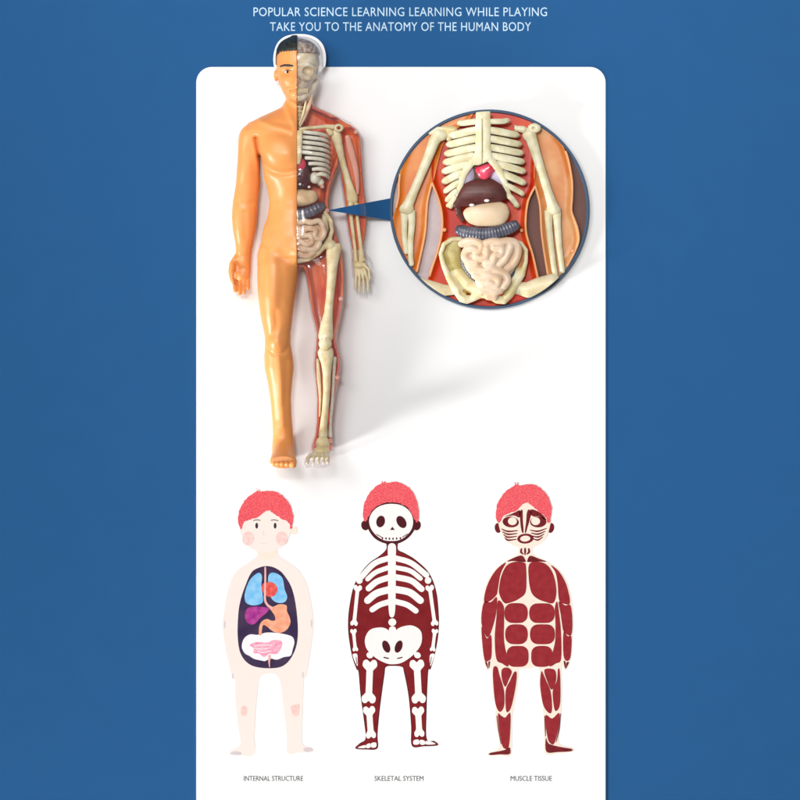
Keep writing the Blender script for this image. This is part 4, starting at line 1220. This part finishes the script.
long_bone("shin_bone", (369, 709), (371, 736), 6, 12, 10)
long_bone("shin_bone", (418, 709.4), (419.4, 734.6), 6, 12, 10)
for q in ([(371.2, 743.2), (376, 742.6), (376, 747), (371.6, 747.4)], [(366.4, 744.6), (370.2, 743.4), (370.4, 747.4), (366.6, 748)], [(357.6, 747.6), (365, 745), (365.4, 748)],
          [(413.6, 740.4), (418.6, 739.6), (419, 744), (413.8, 744.4)], [(420, 740), (424.4, 740.6), (424.8, 744.4), (420.4, 744.4)], [(425.8, 741), (431, 741.6), (435.6, 744), (426, 744.4)]):
    P("foot_bone", q, 1, "bonep", f2, n=3)

# ---- muscle figure
f3 = thing("muscle_figure", "red haired figure of dark red muscles with cream seams and round open mouth", "figure", 526, 751, TOP, G3)
P("body", [(519, 545), (518.4, 553), (512, 557.4), (503, 562.6), (494, 571), (486.6, 583), (482.6, 600), (480.2, 622), (481.4, 640), (483.4, 659), (487, 670.6), (490, 668), (491.6, 672), (492.6, 690), (495.6, 708), (495.4, 722), (499, 747), (488.6, 752.4), (489, 755.6), (501, 755.4), (511, 754), (512, 720), (515, 700), (518.6, 676), (519, 669.6),
           (530, 668.4), (538.6, 668), (539, 686), (542.4, 706), (544, 730), (545, 753.4), (558, 753.4), (573, 751.6), (572, 747.6), (563, 745.6), (558.6, 740), (561, 712), (561.8, 690), (561.6, 668), (563.6, 666), (565.6, 670.6), (570, 661), (572.2, 640), (573.2, 622), (571.6, 600), (567.4, 583), (559.6, 570.6), (549, 562.6), (538, 557), (532.6, 553), (532, 545)], 0, "cream", f3)
for x, rr in ((498, -8), (550.8, 12)):
    P("ear", ell(x, 528, 3.3, 5, rr), 0, "muscled", f3)
P("head", [(498.6, 514), (500, 530), (506, 541), (515, 546), (525.4, 548.4), (536, 546), (544, 540.6), (549, 530), (550.6, 514), (541, 500), (525, 494), (508, 500)], 1, "cream", f3)
P("hair", [(513.6, 486), (515, 482.4), (516.4, 484.4), (518, 482.4), (519.2, 485.4), (527.6, 484), (537, 486), (545, 492.4), (550.4, 502), (551.6, 512), (549.6, 522.4), (547, 522), (545, 516.4), (538.4, 511.6), (532.6, 506.4), (527.4, 502.6), (522, 504.6), (516.6, 510.4), (509, 513.4), (502.6, 516.4), (500.6, 521.6), (497, 522), (495.8, 513), (498.2, 502), (504.6, 492.4)], 3, "hair", f3)
fk = 2
P("brow_muscle", [(504, 516.6), (510, 514.4), (516, 511.8), (519.4, 510.2), (520.6, 514), (519, 517.6), (514.4, 515.6), (509, 516)], fk, "muscled", f3)
P("brow_muscle", [(531, 509.4), (537, 511), (543, 515), (546.4, 520), (543.6, 519), (539, 516.4), (533.6, 516.6), (530.4, 514)], fk, "muscled", f3)
P("nose_muscle", [(519.6, 512), (522.4, 510), (522.8, 520), (523.6, 531.6), (522, 532.4), (520.6, 526), (520, 519)], fk, "muscled", f3)
P("nose_muscle", [(528.6, 509.4), (531.2, 512), (530, 519), (527.6, 527), (526, 532.4), (524.8, 532), (526, 522), (526.8, 513)], fk, "muscled", f3)
for x, ex in ((510.7, 512.4), (538.2, 535.6)):
    em = P("eye_muscle", ell(x, 522, 8.2, 5.4, 6 if x < 520 else -2), fk, "muscled", f3)
    P("eye", ell(ex, 521.2, 4.4, 3.9), 3, "cream", f3)
for q in range(4):
    y = 530 + 2.9 * q
    S("cheek_muscle", [(501.6 + q * 1.1, y - 1), (508, y + 1.4), (517.4 - q * .4, y + .6)], fk, "muscled", f3, .9, .9, 1.8)
    S("cheek_muscle", [(530.4 + q * .9, y + .2), (538, y + 1.2), (546.4 - q * 1.3, y - 1.6)], fk, "muscled", f3, .9, .9, 1.7)
P("mouth_muscle", ell(525.4, 538.6, 8.2, 5, -4), fk, "muscled", f3)
P("mouth", ell(525.2, 538.6, 5, 2.9, -4), 3, "cream", f3)
for q in ([(521.4, 549), (521, 552), (523, 554)], [(525, 548.4), (525, 551.4), (525, 554.6)], [(528.6, 549), (529, 552), (527, 554)]):
    S("neck_muscle", q, 2, "muscled", f3, 1.6, 1.2, 2.2)
mus3 = {
    "trapezius_muscle": [[(507.4, 561.4), (514, 558), (521.4, 555.8), (525, 560.4), (524, 562), (514, 561)], [(527.6, 560.6), (530.4, 556), (538, 558.6), (546, 561.6), (538, 561.4), (529, 562)]],
    "chest_muscle": [[(525.6, 566), (523.6, 563), (515, 562.2), (507, 565.6), (502, 575), (499.6, 586), (499.6, 594), (504.4, 602.6), (511, 602), (518.6, 598.6), (525, 592.6), (526, 580)], [(529.4, 564.4), (539.6, 562.2), (548.6, 567), (554, 578), (556, 592), (553.2, 602.6), (545, 601.4), (537, 598), (531.6, 592), (529.2, 580)]],
    "belly_muscle": [rrect(504.8, 603.6, 527.2, 622.6, 7.5, 3), rrect(505.6, 624.8, 527.2, 643.8, 7.5, 3), rrect(507, 646.4, 528, 666.4, 7, 3), rrect(529.6, 603.8, 554.2, 622.6, 7.5, 3), rrect(530.4, 624.8, 554.4, 643.8, 7.5, 3), rrect(531.6, 646.4, 552, 666.4, 7, 3)],
    "side_muscle": [[(498, 601), (503.6, 606.6), (504, 620), (504, 642), (508.6, 665), (502, 663), (496.4, 658.6), (495, 638), (496.4, 618)], [(557.2, 602), (554.8, 608), (555.4, 625), (554.8, 643), (549, 665), (556, 663), (561, 658.4), (560.6, 632), (559, 614)]],
    "shoulder_muscle": [[(505.6, 562.8), (500.4, 574), (497.4, 590), (496.2, 594.8), (490, 600.6), (484.2, 601), (487.4, 585.6), (495.4, 571)], [(551, 565.6), (555.6, 573), (557.8, 584), (559, 599.6), (564, 603.4), (569.8, 602.4), (566, 585), (559, 572)]],
    "upper_arm_muscle": [[(483.8, 603.2), (490.6, 602.6), (496.6, 597.6), (495.6, 614), (490.6, 632.6), (486.6, 636.4), (481.6, 622)], [(558.8, 602), (565, 605.8), (570.4, 606), (572, 622), (571, 634.6), (566, 633.4), (563, 629.4), (561, 615)]],
    "forearm_muscle": [[(481.8, 626.6), (486.6, 638.8), (491, 635.8), (491.2, 656), (488, 660.6), (484.6, 659.6), (482.4, 642)], [(563.4, 633), (567.6, 636.6), (571.2, 637.4), (570.4, 656), (567, 660.6), (563.6, 655)]],
    "hand_muscle": [[(485, 662.4), (487, 662.6), (488, 669)], [(488.2, 662.6), (490, 661.4), (489, 668.4)], [(563.6, 661), (565.6, 662.6), (565, 669)], [(566.4, 662.6), (568.8, 662.4), (565.8, 668.6)]],
    "thigh_muscle": [[(493.4, 668), (497, 667.4), (499.2, 675), (503.6, 690.6), (503.8, 706), (499.4, 711.4), (495.2, 702), (493.2, 680)], [(502, 669.8), (507.4, 668), (511.4, 672), (508.4, 679.6), (505.2, 686.4), (502.2, 679)], [(514, 672.4), (516.6, 674.4), (514.6, 690), (510.6, 708), (506.2, 710.6), (506, 690.6), (510, 681)],
                     [(541, 673), (542.4, 672.6), (546.4, 682), (550.2, 691.6), (551.8, 708), (549.6, 713), (543.4, 705), (540.4, 686)], [(544.4, 670.6), (549.6, 669), (555, 671.2), (555.6, 680.6), (551.7, 689.4), (547.4, 681)], [(557.8, 669.6), (559.8, 673), (560, 702), (556.4, 710.6), (554, 706.6), (553, 690.8), (556.8, 681)]],
    "shin_muscle": [[(498, 715.4), (501, 716), (505, 718), (510, 713.4), (509.8, 730), (508.6, 746), (505, 748.4), (501.4, 742)], [(545.6, 716), (552, 719), (559, 713.4), (558, 728), (554.4, 742.4), (551, 743.4), (547.6, 737)]],
    "foot_muscle": [[(490, 753), (500, 751), (505.4, 749.6), (509.6, 747.4), (509.6, 754), (500, 754.4), (490, 755)], [(545.8, 738), (548.4, 743.4), (556, 746), (564, 747.6), (571.6, 749), (571, 751.2), (558, 752), (546.4, 751.8)]],
}
for nm, lst in mus3.items():
    for q in lst:
        q = np.asarray(q, float)
        c_ = q.mean(0)
        if nm not in ("hand_muscle", "foot_muscle"):
            v_ = q - c_
            q = c_ + v_ * (1 + 0.4 / np.maximum(np.linalg.norm(v_, axis=1), 4))[:, None]
        P(nm, q, 1.6 if nm == "side_muscle" else 2, "muscled" if nm in ("hand_muscle", "foot_muscle", "trapezius_muscle") else "musclep", f3, n=4)
for q in ([(496.8, 716), (498.6, 730), (501, 744)], [(544.6, 716), (545.2, 728), (545.4, 736)], [(560.4, 714), (558.8, 730), (556, 742)]):
    S("calf_muscle", q, 2, "muscled", f3, .8, .6, 1.1)

inset.scale.z = ZS
